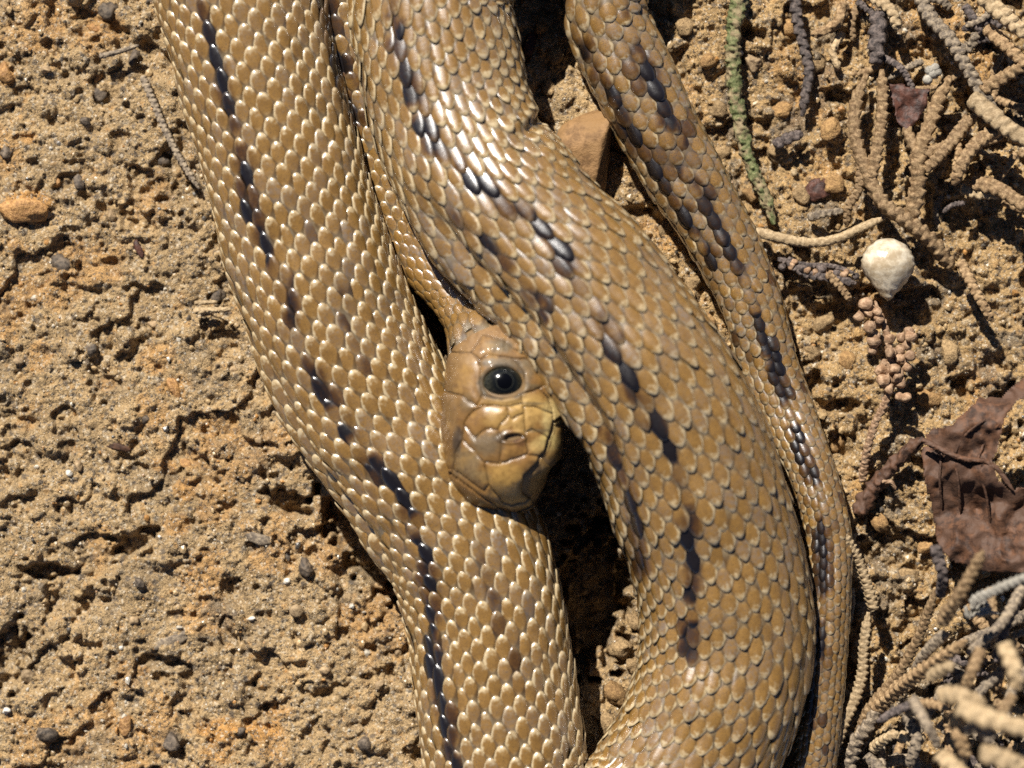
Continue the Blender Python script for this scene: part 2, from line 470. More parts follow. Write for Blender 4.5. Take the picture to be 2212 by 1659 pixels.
# ------------------------------------------------------------------ snake centre line  (px, py, z, half width, half height), snout to tail tip
PATH = [
 (1110, 1104, 190, 3, 3), (1110, 1100, 192, 20, 18), (1109, 1086, 200, 44, 38), (1105, 1058, 220, 76, 64), (1092, 1025, 242, 108, 84), (1087, 1003, 252, 123, 94),
 (1088, 945, 256, 133, 97), (1087, 890, 250, 132, 101), (1083, 835, 242, 125, 102), (1070, 782, 230, 108, 96), (1050, 735, 205, 84, 82),
 (1026, 690, 172, 66, 64), (990, 640, 138, 60, 56), (938, 580, 108, 62, 54), (896, 500, 90, 66, 56), (852, 380, 82, 74, 62), (805, 230, 84, 80, 68), (760, 80, 90, 86, 74),
 (735, -40, 98, 90, 80), (700, -260, 105, 100, 90), (705, -520, 120, 120, 105), (850, -770, 135, 145, 125), (1080, -810, 150, 165, 145), (1225, -640, 150, 172, 150), (1180, -380, 150, 175, 150),
 (1010, -170, 155, 174, 150), (933, -10, 165, 170, 150), (945, 110, 172, 171, 150), (972, 235, 185, 173, 150), (1018, 345, 205, 176, 152), (1098, 462, 228, 180, 155),
 (1256, 632, 250, 178, 158), (1358, 772, 258, 179, 158), (1424, 872, 252, 181, 158), (1485, 1010, 228, 185, 156), (1535, 1165, 195, 184, 153),
 (1566, 1310, 172, 183, 150), (1562, 1450, 160, 182, 148), (1505, 1610, 152, 180, 146), (1400, 1765, 148, 178, 145), (1285, 1832, 147, 177, 144), (1170, 1800, 146, 176, 143), (1102, 1710, 146, 175, 142),
 (1082, 1590, 146, 174, 142), (1066, 1450, 146, 172, 141), (1050, 1330, 146, 170, 140), (1015, 1205, 146, 171, 140), (945, 1085, 146, 173, 140), (852, 945, 146, 178, 141),
 (765, 800, 146, 180, 142), (690, 620, 146, 177, 142), (637, 450, 146, 172, 142), (597, 290, 146, 171, 142), (553, 130, 146, 174, 142), (518, -10, 146, 178, 142),
 (430, -330, 144, 178, 142), (420, -760, 140, 172, 138), (640, -1200, 128, 160, 126), (1120, -1370, 112, 142, 112), (1560, -1160, 96, 120, 96), (1640, -760, 84, 104, 84),
 (1470, -330, 76, 94, 76), (1308, 0, 70, 86, 70), (1345, 120, 69, 85, 68), (1410, 260, 67, 83, 66), (1490, 400, 64, 78, 63), (1565, 530, 62, 70, 58),
 (1622, 660, 62, 62, 53), (1662, 800, 66, 57, 48), (1713, 920, 82, 52, 46), (1754, 1020, 100, 48, 44), (1784, 1130, 116, 46, 42), (1790, 1280, 122, 45, 42), (1784, 1430, 120, 44, 41),
 (1768, 1580, 112, 43, 40), (1750, 1700, 90, 41, 38), (1690, 1950, 30, 32, 28), (1560, 2180, 20, 20, 18), (1400, 2330, 10, 8, 8), (1330, 2370, 5, 2, 2)]
PT = np.array(PATH, float)
C0 = np.concatenate([W(PT[:, 0], PT[:, 1], PT[:, 2]), PT[:, 3:]], 1)
CC, SS = resample(catmull(C0, 40), 2.0)
STOT = SS[-1]
Tn = np.gradient(CC[:, :3], axis=0)
for k in range(3):
    Tn[:, k] = np.convolve(np.pad(Tn[:, k], 10, mode='edge'), np.ones(21) / 21, mode='valid')
Tn /= np.linalg.norm(Tn, axis=1)[:, None]
LR = np.cross(Tn, [0, 0, 1.0]); LR /= np.linalg.norm(LR, axis=1)[:, None]
NR = np.cross(LR, Tn)

def s_at(px, py, lo=0, hi=None):
    x, y = PX(CC[:, :3])
    d = np.hypot(x - px, y - py)
    m = (SS >= lo) & (SS <= (hi or STOT))
    d[~m] = 1e9
    return SS[np.argmin(d)]

FOLD = []
TFOLD = []
def fold(s, th):
    k = (vnoise(s + 0 * th, th * 140 + 0 * s, 110, 61) - .5) * 9 * sstep(600, 1200, s)
    for (sc_, ws, slope, tc, tw, dep) in TFOLD:
        k = k - dep * np.exp(-((s - sc_ - slope * (th - tc)) / ws) ** 2) * np.exp(-((th - tc) / tw) ** 2)
    for (s0, s1, g, r, gd, rd) in FOLD:
        w = sstep(s0, s0 + 140, s) * (1 - sstep(s1 - 140, s1, s))
        k = k + w * (-gd * np.exp(-((th - g) / .13) ** 2) + rd * np.exp(-((th - r) / .22) ** 2))
    return k

def surf(s, th, h):
    s = np.asarray(s, float)
    C = [np.interp(s, SS, CC[:, k]) for k in range(5)]
    L = [np.interp(s, SS, LR[:, k]) for k in range(3)]
    N = [np.interp(s, SS, NR[:, k]) for k in range(3)]
    a, b = C[3], C[4]
    sn, cs = np.sin(th), np.cos(th)
    low = np.where(cs < 0, 0.92, 1.0)
    x = a * np.sign(sn) * np.abs(sn) ** .96
    y = b * cs * low
    nx = sn / np.maximum(a, 1e-3); ny = cs / np.maximum(b, 1e-3)
    nl = np.sqrt(nx * nx + ny * ny); nx /= nl; ny /= nl
    h = h + fold(s, th)
    x = x + nx * h; y = y + ny * h
    return np.stack([C[k] + L[k] * x + N[k] * y for k in range(3)], -1)

FOLD.append((s_at(1020, 340, 2500, 5500), s_at(1470, 990, 2500, 6500), .80, 1.22, 20, 9))
FOLD.append((s_at(1015, 1205, 5000, 8500), s_at(690, 620, 5000, 9000), -1.12, -1.5, 12, 5))
_s = s_at(1030, 345, 2500, 5500)
TFOLD += [(_s + 6, 16, 50, -1.15, .55, 26), (_s + 46, 13, 60, -.8, .4, 9), (_s - 34, 13, 40, -.9, .4, 8), (_s + 84, 13, 60, -.7, .4, 6)]
for _x, _y, _t, _d in [(1100, 470, 1.0, 6), (1140, 520, 1.1, 7), (1190, 580, 1.05, 6), (1240, 640, 1.0, 5), (1505, 1620, 1.0, 7), (1440, 1720, 1.1, 9), (1380, 1780, 1.1, 9), (1090, 1640, 1.0, 6), (850, 950, -.9, 5), (930, 1070, -1.0, 6), (990, 1160, -1.0, 6)]:
    TFOLD.append((s_at(_x, _y, 2500, 9000), 12, 40 * (1 if _t > 0 else -1), _t, .45, _d))
S_HEAD = s_at(1062, 770, 0, 900)            # plates end, neck scales begin
S_NECK = s_at(850, -770, 300, 3000)
S_TAIL = s_at(1120, -1370, 6000)
snake_org = W(1230, 1000, 0)
snake = empty("snake", snake_org)
tag(snake, "coiled brown snake with two dark stripes, its head tucked between its coils", "snake")

# continuous body under the scales
def hd(s):     # sink the skin below the head plates
    return -2.5 - 2.0 * (s < S_HEAD - 5)
bs = np.unique(np.concatenate([np.arange(0, 420, 5.0), np.arange(420, STOT, 11.0), [STOT]]))
NTH = 72
bth = np.linspace(-math.pi, math.pi, NTH, endpoint=False)
BS, BT = np.meshgrid(bs, bth, indexing='ij')
bV = surf(BS, BT, hd(BS))
body = mk("body", bV, grid_faces(len(bs), NTH, True), M_SKIN, snake)

# ------------------------------------------------------------------ snake scales
STRIPES = [
 ([(425, -40), (452, 80), (490, 200), (510, 270), (535, 380), (545, 460), (590, 570), (650, 720), (700, 830), (760, 950), (830, 1030), (880, 1090), (920, 1200), (940, 1330), (935, 1420), (950, 1520), (985, 1660)], 15, 1.0),
 ([(850, -40), (860, 60), (880, 150), (898, 225), (935, 305), (1010, 370), (1110, 440), (1180, 510), (1240, 600), (1290, 690), (1350, 820), (1400, 900), (1460, 1000), (1482, 1100), (1490, 1200), (1492, 1300), (1482, 1400)], 15, 1.0),
 ([(900, 395), (960, 445), (1040, 515), (1120, 590), (1190, 690), (1260, 810), (1320, 950), (1365, 1100), (1390, 1230)], 12, .72),
 ([(700, -40), (712, 60), (728, 130), (748, 200), (775, 280)], 16, 1.0),
 ([(1355, 30), (1395, 140), (1440, 270), (1515, 410), (1560, 500), (1612, 600), (1655, 740), (1690, 830), (1722, 950), (1762, 1050), (1778, 1180), (1780, 1290), (1770, 1400), (1755, 1560)], 13, .95),
 ([(1232, 0), (1290, 160), (1350, 265), (1405, 340), (1465, 445), (1540, 560)], 13, .8),
 ([(660, 430), (685, 520), (740, 605), (752, 720), (800, 800)], 9, .45),
 ([(1030, 1190), (1060, 1300), (1105, 1420), (1140, 1560)], 9, .4)]
SPOTS = [(738, 600, 20, 1.), (680, 515, 18, .8), (752, 722, 20, .8), (1055, 1298, 20, .7), (1142, 1308, 22, .7), (985, 185, 20, .6), (1402, 562, 22, .5), (1425, 600, 20, .5), (1440, 745, 22, .5),
         (1100, 1560, 22, .5), (905, 935, 20, .5), (870, 740, 22, .4), (1620, 1180, 24, .5), (1560, 980, 22, .45), (1690, 1360, 24, .4), (1000, 300, 20, .3), (1040, 430, 18, .5), (840, 660, 22, .4), (615, 180, 20, .4), (1200, 420, 20, .4)]

def seg_dist(px, py, P):
    P = np.asarray(P, float)
    best = np.full(px.shape, 1e9)
    for a, b in zip(P[:-1], P[1:]):
        ab = b - a
        t = np.clip(((px - a[0]) * ab[0] + (py - a[1]) * ab[1]) / (ab @ ab), 0, 1)
        best = np.minimum(best, np.hypot(px - a[0] - t * ab[0], py - a[1] - t * ab[1]))
    return best

TMAX = math.radians(126)
UU = np.array([-1, -.82, -.3, .3, .82, 1.0]); VV = np.array([0, .36, .64, .84, .955, 1.0])
UG, VG = np.meshgrid(UU, VV)
def half_w(v, sharp):
    base = 0.58 + 0.13 * sstep(0, .45, v)
    r = np.clip((v - .46) / .54, 0, 1)
    return base * np.clip(1 - r ** sharp, 0, 1) ** .62 + 0.02
SCV, SCP = [], []       # vertices (n,36,3), pigment (n,4)
def rows(s0, s1, N, ratio, sharp, rise, seglab, tdark=0.0, bulge=.075):
    half = (N - 1) // 2
    jj = np.arange(-half - 1, half + 2)
    wgt = 1 + 0.45 * (np.abs(np.linspace(-half - .5, half + .5, N)) / half) ** 2
    cum = np.concatenate([[0], np.cumsum(wgt)]); cum = cum / cum[-1] * 2 * TMAX - TMAX
    jf_edges = np.arange(N + 1) - half - .5
    sg = np.arange(s0, s1, 2.0)
    r = np.interp(sg, SS, (CC[:, 3] + CC[:, 4]) / 2)
    L = 2 * TMAX * r / N * ratio
    ncum = np.concatenate([[0], np.cumsum(2.0 / L[:-1])])
    ntot = int(ncum[-1])
    for j in range(-half, half + 1):
        n0 = np.arange(1, ntot - 1) + .5 * (j % 2) + rng.normal(0, .025, ntot - 2)
        m = len(n0)
        jit = rng.normal(0, .03, (m, 1, 1)); rs = 1 + rng.normal(0, .035, (m, 1, 1))
        nn = n0[:, None, None] + (VG[None] * 1.42 - .64) * rs
        jf = j + jit + UG[None] * half_w(VG, sharp)[None] * rs
        s = np.interp(nn, ncum, sg)
        th = np.interp(jf, jf_edges, cum)
        p = 2 * TMAX * np.interp(s, sg, r) / N
        lift = rise * (1 - .5 * (abs(j) / half) ** 3) * (1 + rng.normal(0, .25, (m, 1, 1)))
        edge = np.maximum(np.abs(UG), np.where(VG > .9, VG, 0))
        h = p * (0.02 + lift * VG[None] + bulge * (1 - np.abs(UG[None]) ** 2.4) - .7 * bulge * np.clip((VG[None] - .66) / .34, 0, 1) ** 2 - .05 * (edge[None] >= .999) - .05 * (VG[None] >= .999) - .02 * (edge[None] > .9))
        tilt = rng.normal(0, .05, (m, 1, 1)) * UG[None] * p
        V = surf(s, th, h + tilt)
        cen = surf(np.interp(n0, ncum, sg), np.interp(np.full(m, float(j)), jf_edges, cum), 0 * n0)
        cpx, cpy = PX(cen)
        vpx, vpy = PX(V)
        dark = np.zeros(V.shape[:3])
        for P, wd, st in STRIPES:
            d = .25 * seg_dist(vpx, vpy, P) + .75 * seg_dist(cpx, cpy, P)[:, None, None] + (fbm(vpx, vpy, 30, 301, 2) - .5) * 9 + (rng.random(m)[:, None, None] - .5) * 12
            rn = rng.random(m)[:, None, None]
            st2 = st * (.30 + .90 * sstep(.34, .54, fbm(vpx, vpy, 60, 311, 2)))
            dark = np.maximum(dark, np.clip(st2, 0, 1) * np.clip(1.65 - d / wd, 0, 1) * np.where(rn < .12, .55, np.where(rn < .4, .85, 1.0)))
        up = cen[:, 2] > np.interp(np.interp(n0, ncum, sg), SS, CC[:, 2]) - 10
        dark = dark * up[:, None, None]
        grey = np.clip(rng.normal(.0, .28, m), 0, .7)
        for (sx, sy, sr, st) in SPOTS:
            d = np.hypot(cpx - sx, cpy - sy)
            grey = np.maximum(grey, st * np.clip(1.7 - d / sr, 0, 1)); dark = np.maximum(dark, ((st - .45) * 1.1 * np.clip(1.3 - d / sr, 0, 1))[:, None, None])
        if tdark:
            grey = np.maximum(grey, rng.random(m) * tdark)
            dark = np.maximum(dark, ((rng.random(m) > .86) * rng.random(m) * .6)[:, None, None])
        pale = np.clip((abs(j) / half - .45) / .55, 0, 1) * np.ones(m)
        pale = np.maximum(pale, .8 * sstep(985, 1060, cpx) * (1 - sstep(250, 330, cpy)) * (cpx < 1200))
        if seglab == 'neck': pale = pale * .3 - 1.3 * sstep(430, 560, cpy)
        SCV.append(V.reshape(m, 36, 3)); SCP.append(np.stack([np.clip(dark, 0, 1).reshape(m, 36)] + [np.repeat(q[:, None], 36, 1) for q in (rng.random(m), pale, grey)], -1))
rows(S_HEAD - 8, S_NECK, 13, 1.6, 2.3, .2, 'neck')
rows(S_NECK, S_TAIL, 27, 2.0, 2.0, .30, 'mid')
rows(S_TAIL, STOT - 60, 11, 1.45, 2.4, .24, 'tail', .5, .2)
SCV = np.concatenate(SCV); SCP = np.concatenate(SCP)
SF = grid_faces(6, 6)
suv = np.stack([(UG.ravel() + 1) / 2, VG.ravel()], 1)
# facing / in-frame area to choose the 300 largest in view
cpx, cpy = PX(SCV.mean(1))
e1 = SCV[:, 17] - SCV[:, 12]; e2 = SCV[:, 33] - SCV[:, 3]
nz = np.cross(e1, e2)[:, 2]
flip = nz < 0
area = np.abs(nz)
infr = (cpx > 8) & (cpx < 2204) & (cpy > 8) & (cpy < 1651)
zc = np.interp(0, [0, 1], [0, 1])
area = np.where(infr, area, 0)
# discard the ones lying under another coil: body surface higher at the same spot
bx, by = PX(bV.reshape(-1, 3)); bz = bV.reshape(-1, 3)[:, 2]
gridz = np.full((420, 560), -1e3)
iy = np.clip((by / 4).astype(int), 0, 419); ix = np.clip((bx / 4).astype(int), 0, 559)
np.maximum.at(gridz, (iy, ix), bz)
vis = SCV.mean(1)[:, 2] > gridz[np.clip((cpy / 4).astype(int), 0, 419), np.clip((cpx / 4).astype(int), 0, 559)] - 25
area = area * vis
order = np.argsort(-area)
top = order[:300]
rest = order[300:]
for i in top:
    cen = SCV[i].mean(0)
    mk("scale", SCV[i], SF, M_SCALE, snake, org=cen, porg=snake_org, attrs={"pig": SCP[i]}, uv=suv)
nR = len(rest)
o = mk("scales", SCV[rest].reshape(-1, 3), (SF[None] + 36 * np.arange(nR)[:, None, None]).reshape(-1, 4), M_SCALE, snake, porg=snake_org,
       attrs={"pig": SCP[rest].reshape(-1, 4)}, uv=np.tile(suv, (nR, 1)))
o["kind"] = "stuff"
# belly plates
bn = np.arange(S_NECK - 1200, STOT - 80, 1.0)
lp = np.interp(bn, SS, CC[:, 3]) * .27
nb = np.concatenate([[0], np.cumsum(1 / lp[:-1])])
cnt = int(nb[-1])
vb = np.array([-.25, .3, .8, 1.0]); tb = np.linspace(-1, 1, 13)
VB, TB = np.meshgrid(vb, tb, indexing='ij')
n0 = np.arange(1, cnt)[:, None, None]
sb = np.interp(n0 + VB[None], nb, bn)
thb = math.pi + TB[None] * (math.pi - TMAX + math.radians(9)) + 0 * sb
hb = (np.interp(sb, SS, CC[:, 3]) * (.006 + .03 * (VB[None] + .25) - .03 * (VB[None] > .99)))
Vb = surf(sb, thb, hb)
fb = grid_faces(4, 13)
o = mk("belly_scales", Vb.reshape(-1, 3), (fb[None] + 52 * np.arange(cnt - 1)[:, None, None]).reshape(-1, 4), M_BELLY, snake, porg=snake_org)
o["kind"] = "stuff"

# ------------------------------------------------------------------ snake head plates
def Z(pts):
    return [(884.8 + x * .2666, 691 + y * .2666) for x, y in pts]
PLATES = {
 'rostral': Z([(600, 1160), (760, 1160), (960, 1090), (1055, 1110), (1050, 1150), (930, 1260), (925, 1400), (985, 1430), (930, 1480), (830, 1500), (760, 1490), (640, 1340)]),
 'internasal': Z([(430, 970), (520, 1060), (600, 1160), (640, 1340), (600, 1385), (350, 1215), (365, 1080)]),
 'lip': Z([(640, 1340), (760, 1490), (830, 1500), (930, 1480), (985, 1430), (1000, 1500), (830, 1580), (700, 1520), (330, 1250), (350, 1215), (600, 1385)]),
 'nasal_front': Z([(745, 980), (900, 950), (945, 950), (965, 1060), (960, 1090), (760, 1160), (735, 1140), (740, 1050)]),
 'nasal_top': Z([(440, 850), (530, 960), (620, 880), (720, 900), (745, 980), (735, 1140), (760, 1160), (600, 1160), (520, 1060), (430, 970)]),
 'loreal': Z([(530, 730), (600, 690), (790, 700), (800, 770), (740, 850), (720, 900), (620, 880), (530, 960), (440, 850), (480, 780)]),
 'loreal_small': Z([(790, 700), (915, 680), (925, 760), (830, 800), (800, 770)]),
 'nasal_back': Z([(830, 800), (925, 760), (940, 910), (945, 950), (900, 950), (745, 980), (720, 900), (740, 850), (800, 770)]),
 'labial': Z([(940, 910), (1000, 890), (1130, 960), (1110, 1060), (1055, 1110), (960, 1090), (965, 1060), (945, 950)]),
 'labial2': Z([(920, 710), (1000, 700), (1160, 760), (1165, 850), (1130, 960), (1000, 890), (940, 910), (925, 760)]),
 'labial3': Z([(900, 600), (1050, 560), (1130, 640), (1160, 760), (1000, 700), (920, 710), (915, 680)]),
 'preocular': Z([(590, 610), (740, 640), (900, 600), (915, 680), (790, 700), (600, 690), (540, 700)]),
 'crown': Z([(250, 560), (430, 620), (540, 700), (530, 730), (480, 780), (440, 850), (430, 970), (365, 1080), (350, 1215), (240, 1230)]),
 'parietal': Z([(280, 250), (500, 270), (570, 330), (580, 520), (590, 610), (540, 700), (430, 620), (250, 560)]),
 'supraocular': Z([(570, 330), (640, 290), (830, 310), (930, 420), (930, 520), (900, 600), (740, 640), (590, 610), (580, 520)]),
 'postocular': Z([(830, 310), (1000, 330), (1150, 500), (1050, 560), (900, 600), (930, 520), (930, 420)]),
 'temporal': Z([(600, 120), (760, 180), (1000, 330), (830, 310), (640, 290), (570, 330), (500, 270)]),
 'lower_labial': Z([(1130, 960), (1165, 850), (1260, 830), (1280, 950), (1240, 1180), (1130, 1160), (1090, 1110), (1055, 1110), (1110, 1060)]),
 'chin': Z([(1055, 1110), (1090, 1110), (1130, 1160), (1240, 1180), (1130, 1390), (1000, 1500), (985, 1430), (925, 1400), (930, 1260), (1050, 1150)])}
hs = np.arange(1.0, S_HEAD + 20, 1.6)
hth = np.linspace(math.radians(-105), math.radians(105), 300)
HS, HT = np.meshgrid(hs, hth, indexing='ij')
hV0 = surf(HS, HT, 0 * HS)
hpx, hpy = PX(hV0)
def inside(px, py, P):
    P = np.asarray(P); c = np.zeros(px.shape, bool); j = len(P) - 1
    for i in range(len(P)):
        xi, yi = P[i]; xj, yj = P[j]
        c ^= ((yi > py) != (yj > py)) & (px < (xj - xi) * (py - yi) / (yj - yi + 1e-9) + xi)
        j = i
    return c
names = list(PLATES)
cid = np.full(hpx.shape, -1); dmin = np.full(hpx.shape, 1e9); dpoly = []
wob = (vnoise(hpx, hpy, 14, 401) - .5) * 3.0; wob2 = (vnoise(hpx, hpy, 14, 402) - .5) * 3.0
for k, nme in enumerate(names):
    P = PLATES[nme]
    d = seg_dist(hpx + wob, hpy + wob2, P + [P[0]])
    ins = inside(hpx + wob, hpy + wob2, P)
    dmin = np.minimum(dmin, d)
    dpoly.append(np.where(ins, -d, d))
dpoly = np.array(dpoly)
cid = np.argmin(dpoly, 0)
own = np.take_along_axis(dpoly, cid[None], 0)[0]
outside = own > 0
dg = np.where(outside, 30, dmin)
hh = 4.0 * (1 - np.exp(-dg / 10.0)) - 2.4 * np.exp(-(dg / 1.5) ** 2)
# wrinkled crown / temple
side = sstep(1010, 965, hpx) * sstep(700, 760, hpy) * (1 - sstep(980, 1020, hpy)) + (1 - sstep(740, 790, hpy))
wr = fbm(hpx * 2.6 + hpy * .5, hpy * .55, 22, 411, 3)
hh = hh + np.clip(side, 0, 1) * ((wr - .5) * 9) * (.3 + .7 * sstep(770, 800, hpy))
hh += (fbm(hpx, hpy, 60, 421, 3) - .5) * 8
# nostril
ca, sa = math.cos(-.12), math.sin(-.12)
dx, dy = hpx - 1108, hpy - 945
nu = (dx * ca + dy * sa) / 20; nv = (-dx * sa + dy * ca) / 8.5
nr = np.sqrt(nu ** 2 + nv ** 2)
hh = hh - 20 * (1 - sstep(.35, 1.0, nr)) + 3.0 * np.exp(-((nr - 1.35) / .35) ** 2)
# eye socket
EX, EY = 1087, 826
er = np.sqrt(((hpx - EX) / 47) ** 2 + ((hpy - EY - 4 * ((hpx - EX) / 47) ** 2) / 34) ** 2)
hh = hh - 20 * (1 - sstep(.78, 1.0, er)) + 5 * np.exp(-((er - 1.16) / .14) ** 2) * .4
# mouth line on the right side, upper lip overhangs
ML = Z([(1280, 760), (1170, 830), (1160, 900), (1130, 975), (1105, 1065), (1058, 1118), (1045, 1160), (935, 1270), (928, 1400), (985, 1432)])
dm = seg_dist(hpx, hpy, ML)
hh = hh - 15 * np.exp(-(dm / 3.0) ** 2)
lowj = np.isin(cid, [names.index('lower_labial'), names.index('chin')])
hh = hh - 7 * lowj * sstep(0, 8, dm)
# rostral fold
RF = Z([(1000, 1230), (960, 1300), (950, 1400), (970, 1440)])
hh = hh - 4 * np.exp(-(seg_dist(hpx, hpy, RF) / 2.5) ** 2)
hh = hh * sstep(0, 25, HS) + 1.5 * sstep(S_HEAD - 90, S_HEAD - 10, HS)
hV = surf(HS, HT, hh)
# pigment
hc = np.ones(hpx.shape + (3,)) * np.array([0.25, 0.13, 0.038])
PIG = [(1150, 880, 46, 34, (.54, .34, .11), .8), (1190, 905, 26, 60, (.66, .50, .21), .85), (1185, 955, 30, 24, (.72, .54, .2), .8), (1165, 965, 26, 20, (.60, .42, .16), .6),
       (1105, 870, 60, 14, (.58, .37, .12), .6), (1080, 905, 40, 30, (.50, .31, .10), .6), (1125, 920, 26, 20, (.55, .35, .12), .6),
       (1050, 960, 40, 34, (.14, .10, .055), .85), (1010, 1000, 36, 40, (.20, .14, .07), .75), (990, 950, 12, 30, (.05, .04, .03), .8), (1085, 945, 30, 14, (.10, .075, .05), .7),
       (1110, 946, 22, 9, (.05, .02, .015), .95), (1125, 958, 14, 8, (.09, .03, .02), .5),
       (1090, 1040, 50, 40, (.50, .30, .085), .7), (1120, 1080, 40, 30, (.48, .31, .11), .6), (1040, 1030, 30, 16, (.26, .18, .08), .5), (1180, 1020, 40, 60, (.40, .25, .09), .7),
       (1085, 785, 60, 14, (.12, .095, .06), .75), (1045, 830, 12, 30, (.13, .10, .06), .7), (1080, 748, 30, 18, (.11, .095, .06), .75), (1140, 800, 20, 30, (.16, .12, .07), .7), (1150, 835, 24, 8, (.14, .11, .06), .6),
       (1000, 800, 30, 60, (.36, .21, .075), .5), (975, 880, 18, 70, (.30, .18, .07), .5), (1010, 870, 18, 24, (.17, .12, .06), .6), (1130, 715, 30, 30, (.3, .18, .06), .4), (1160, 930, 34, 4, (.20, .15, .08), .8), (1150, 872, 34, 4, (.2, .15, .08), .7)]
for (cx, cy, rx, ry, c, st) in PIG:
    k = st * (1 - sstep(.45, 1.15, np.sqrt(((hpx - cx) / rx) ** 2 + ((hpy - cy) / ry) ** 2) + (fbm(hpx, hpy, 16, 431, 3) - .5) * .6))
    hc = hc * (1 - k[..., None]) + np.array(c) * k[..., None]
k = .85 * np.exp(-((er - 1.05) / .14) ** 2) * (.55 + .45 * sstep(.35, .6, fbm(hpx, hpy, 14, 441, 2)))
hc = hc * (1 - k[..., None]) + np.array([.075, .058, .035]) * k[..., None]
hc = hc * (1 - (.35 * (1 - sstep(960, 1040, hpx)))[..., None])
k = .92 * np.exp(-(dm / 2.6) ** 2)
hc = hc * (1 - k[..., None]) + np.array([.03, .018, .01]) * k[..., None]
gl = np.exp(-(dg / 1.5) ** 2) * .6
hc = hc * (1 - gl[..., None]) + np.array([.06, .036, .016]) * gl[..., None]
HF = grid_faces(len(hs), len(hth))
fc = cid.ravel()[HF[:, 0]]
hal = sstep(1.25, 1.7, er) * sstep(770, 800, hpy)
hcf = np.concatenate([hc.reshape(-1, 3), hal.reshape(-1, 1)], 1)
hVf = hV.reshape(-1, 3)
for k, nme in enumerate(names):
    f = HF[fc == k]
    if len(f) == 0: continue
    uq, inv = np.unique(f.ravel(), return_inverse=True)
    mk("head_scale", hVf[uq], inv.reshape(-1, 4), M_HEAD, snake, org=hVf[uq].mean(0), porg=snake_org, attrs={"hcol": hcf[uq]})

# eye
def uvsphere(nu, nv):
    t = np.linspace(0, math.pi, nv); p = np.linspace(0, 2 * math.pi, nu, endpoint=False)
    Tt, Pp = np.meshgrid(t, p, indexing='ij')
    return np.stack([np.sin(Tt) * np.cos(Pp), np.sin(Tt) * np.sin(Pp), np.cos(Tt)], -1).reshape(-1, 3), grid_faces(nv, nu, True)[:, ::-1]
sv, sf = uvsphere(48, 32)
ez = hV0[np.unravel_index(np.argmin((hpx - EX) ** 2 + (hpy - EY) ** 2), hpx.shape)][2]
ec = W(EX, EY, ez - 24)
ev = sv * np.array([46, 37, 33])
ev[:, 1] -= 3 * (ev[:, 0] / 46) ** 2
ev[:, 2] -= ev[:, 0] * .04
mk("eye", ev + ec, sf, M_EYE, snake, org=ec, porg=snake_org)

# ------------------------------------------------------------------ pebbles, stones
def ico(sub):
    import bmesh
    bm = bmesh.new(); bmesh.ops.create_icosphere(bm, subdivisions=sub, radius=1.0)
    V = np.array([v.co for v in bm.verts]); F = np.array([[v.index for v in f.verts] for f in bm.faces]); bm.free()
    return V, F
I1, IF1 = ico(1); I2, IF2 = ico(2); I3, IF3 = ico(3); I4, IF4 = ico(4)
def n3(V, size, seed):
    return (vnoise(V[:, 0] + V[:, 2] * 1.7 + 50, V[:, 1] - V[:, 2] * 1.3 + 50, size, seed) + vnoise(V[:, 1] + 50, V[:, 2] * 1.6 + V[:, 0] + 50, size, seed + 1)) / 2 - .5
def rock(base, seed, rough=.75, facets=8):
    r = np.random.default_rng(seed)
    V = base.copy()
    for k in range(facets):
        n = r.normal(size=3); n /= np.linalg.norm(n); d = .55 + .35 * r.random()
        t = V @ n
        V = V - np.outer(np.clip(t - d, 0, None) * .85, n)
    V = V * (1 + rough * n3(V, .9, seed)[:, None] + rough * .45 * n3(V, .33, seed + 5)[:, None])
    return V
def rotm(ax, ay, az):
    return np.array(Matrix.Rotation(az, 3, 'Z') @ Matrix.Rotation(ay, 3, 'Y') @ Matrix.Rotation(ax, 3, 'X'))
def pebble(px, py, rx, ry, rz, mat, label, group=None, seed=0, ang=0, sink=.25, base=None, name="pebble", cat="pebble"):
    z = gz_at(px, py)[0]
    V = rock(I3 if base is None else base, seed + 100) * np.array([rx, ry, rz])
    V = V @ rotm(0, 0, ang).T
    V = V * (1 + .14 * n3(V / max(rx, ry), .16, seed + 9)[:, None])
    c = W(px, py, z + rz * (1 - sink * 2))
    F = IF3 if base is None else IF4
    o = mk(name, V + c, F, mat, org=c)
    tag(o, label, cat, group)
    return o
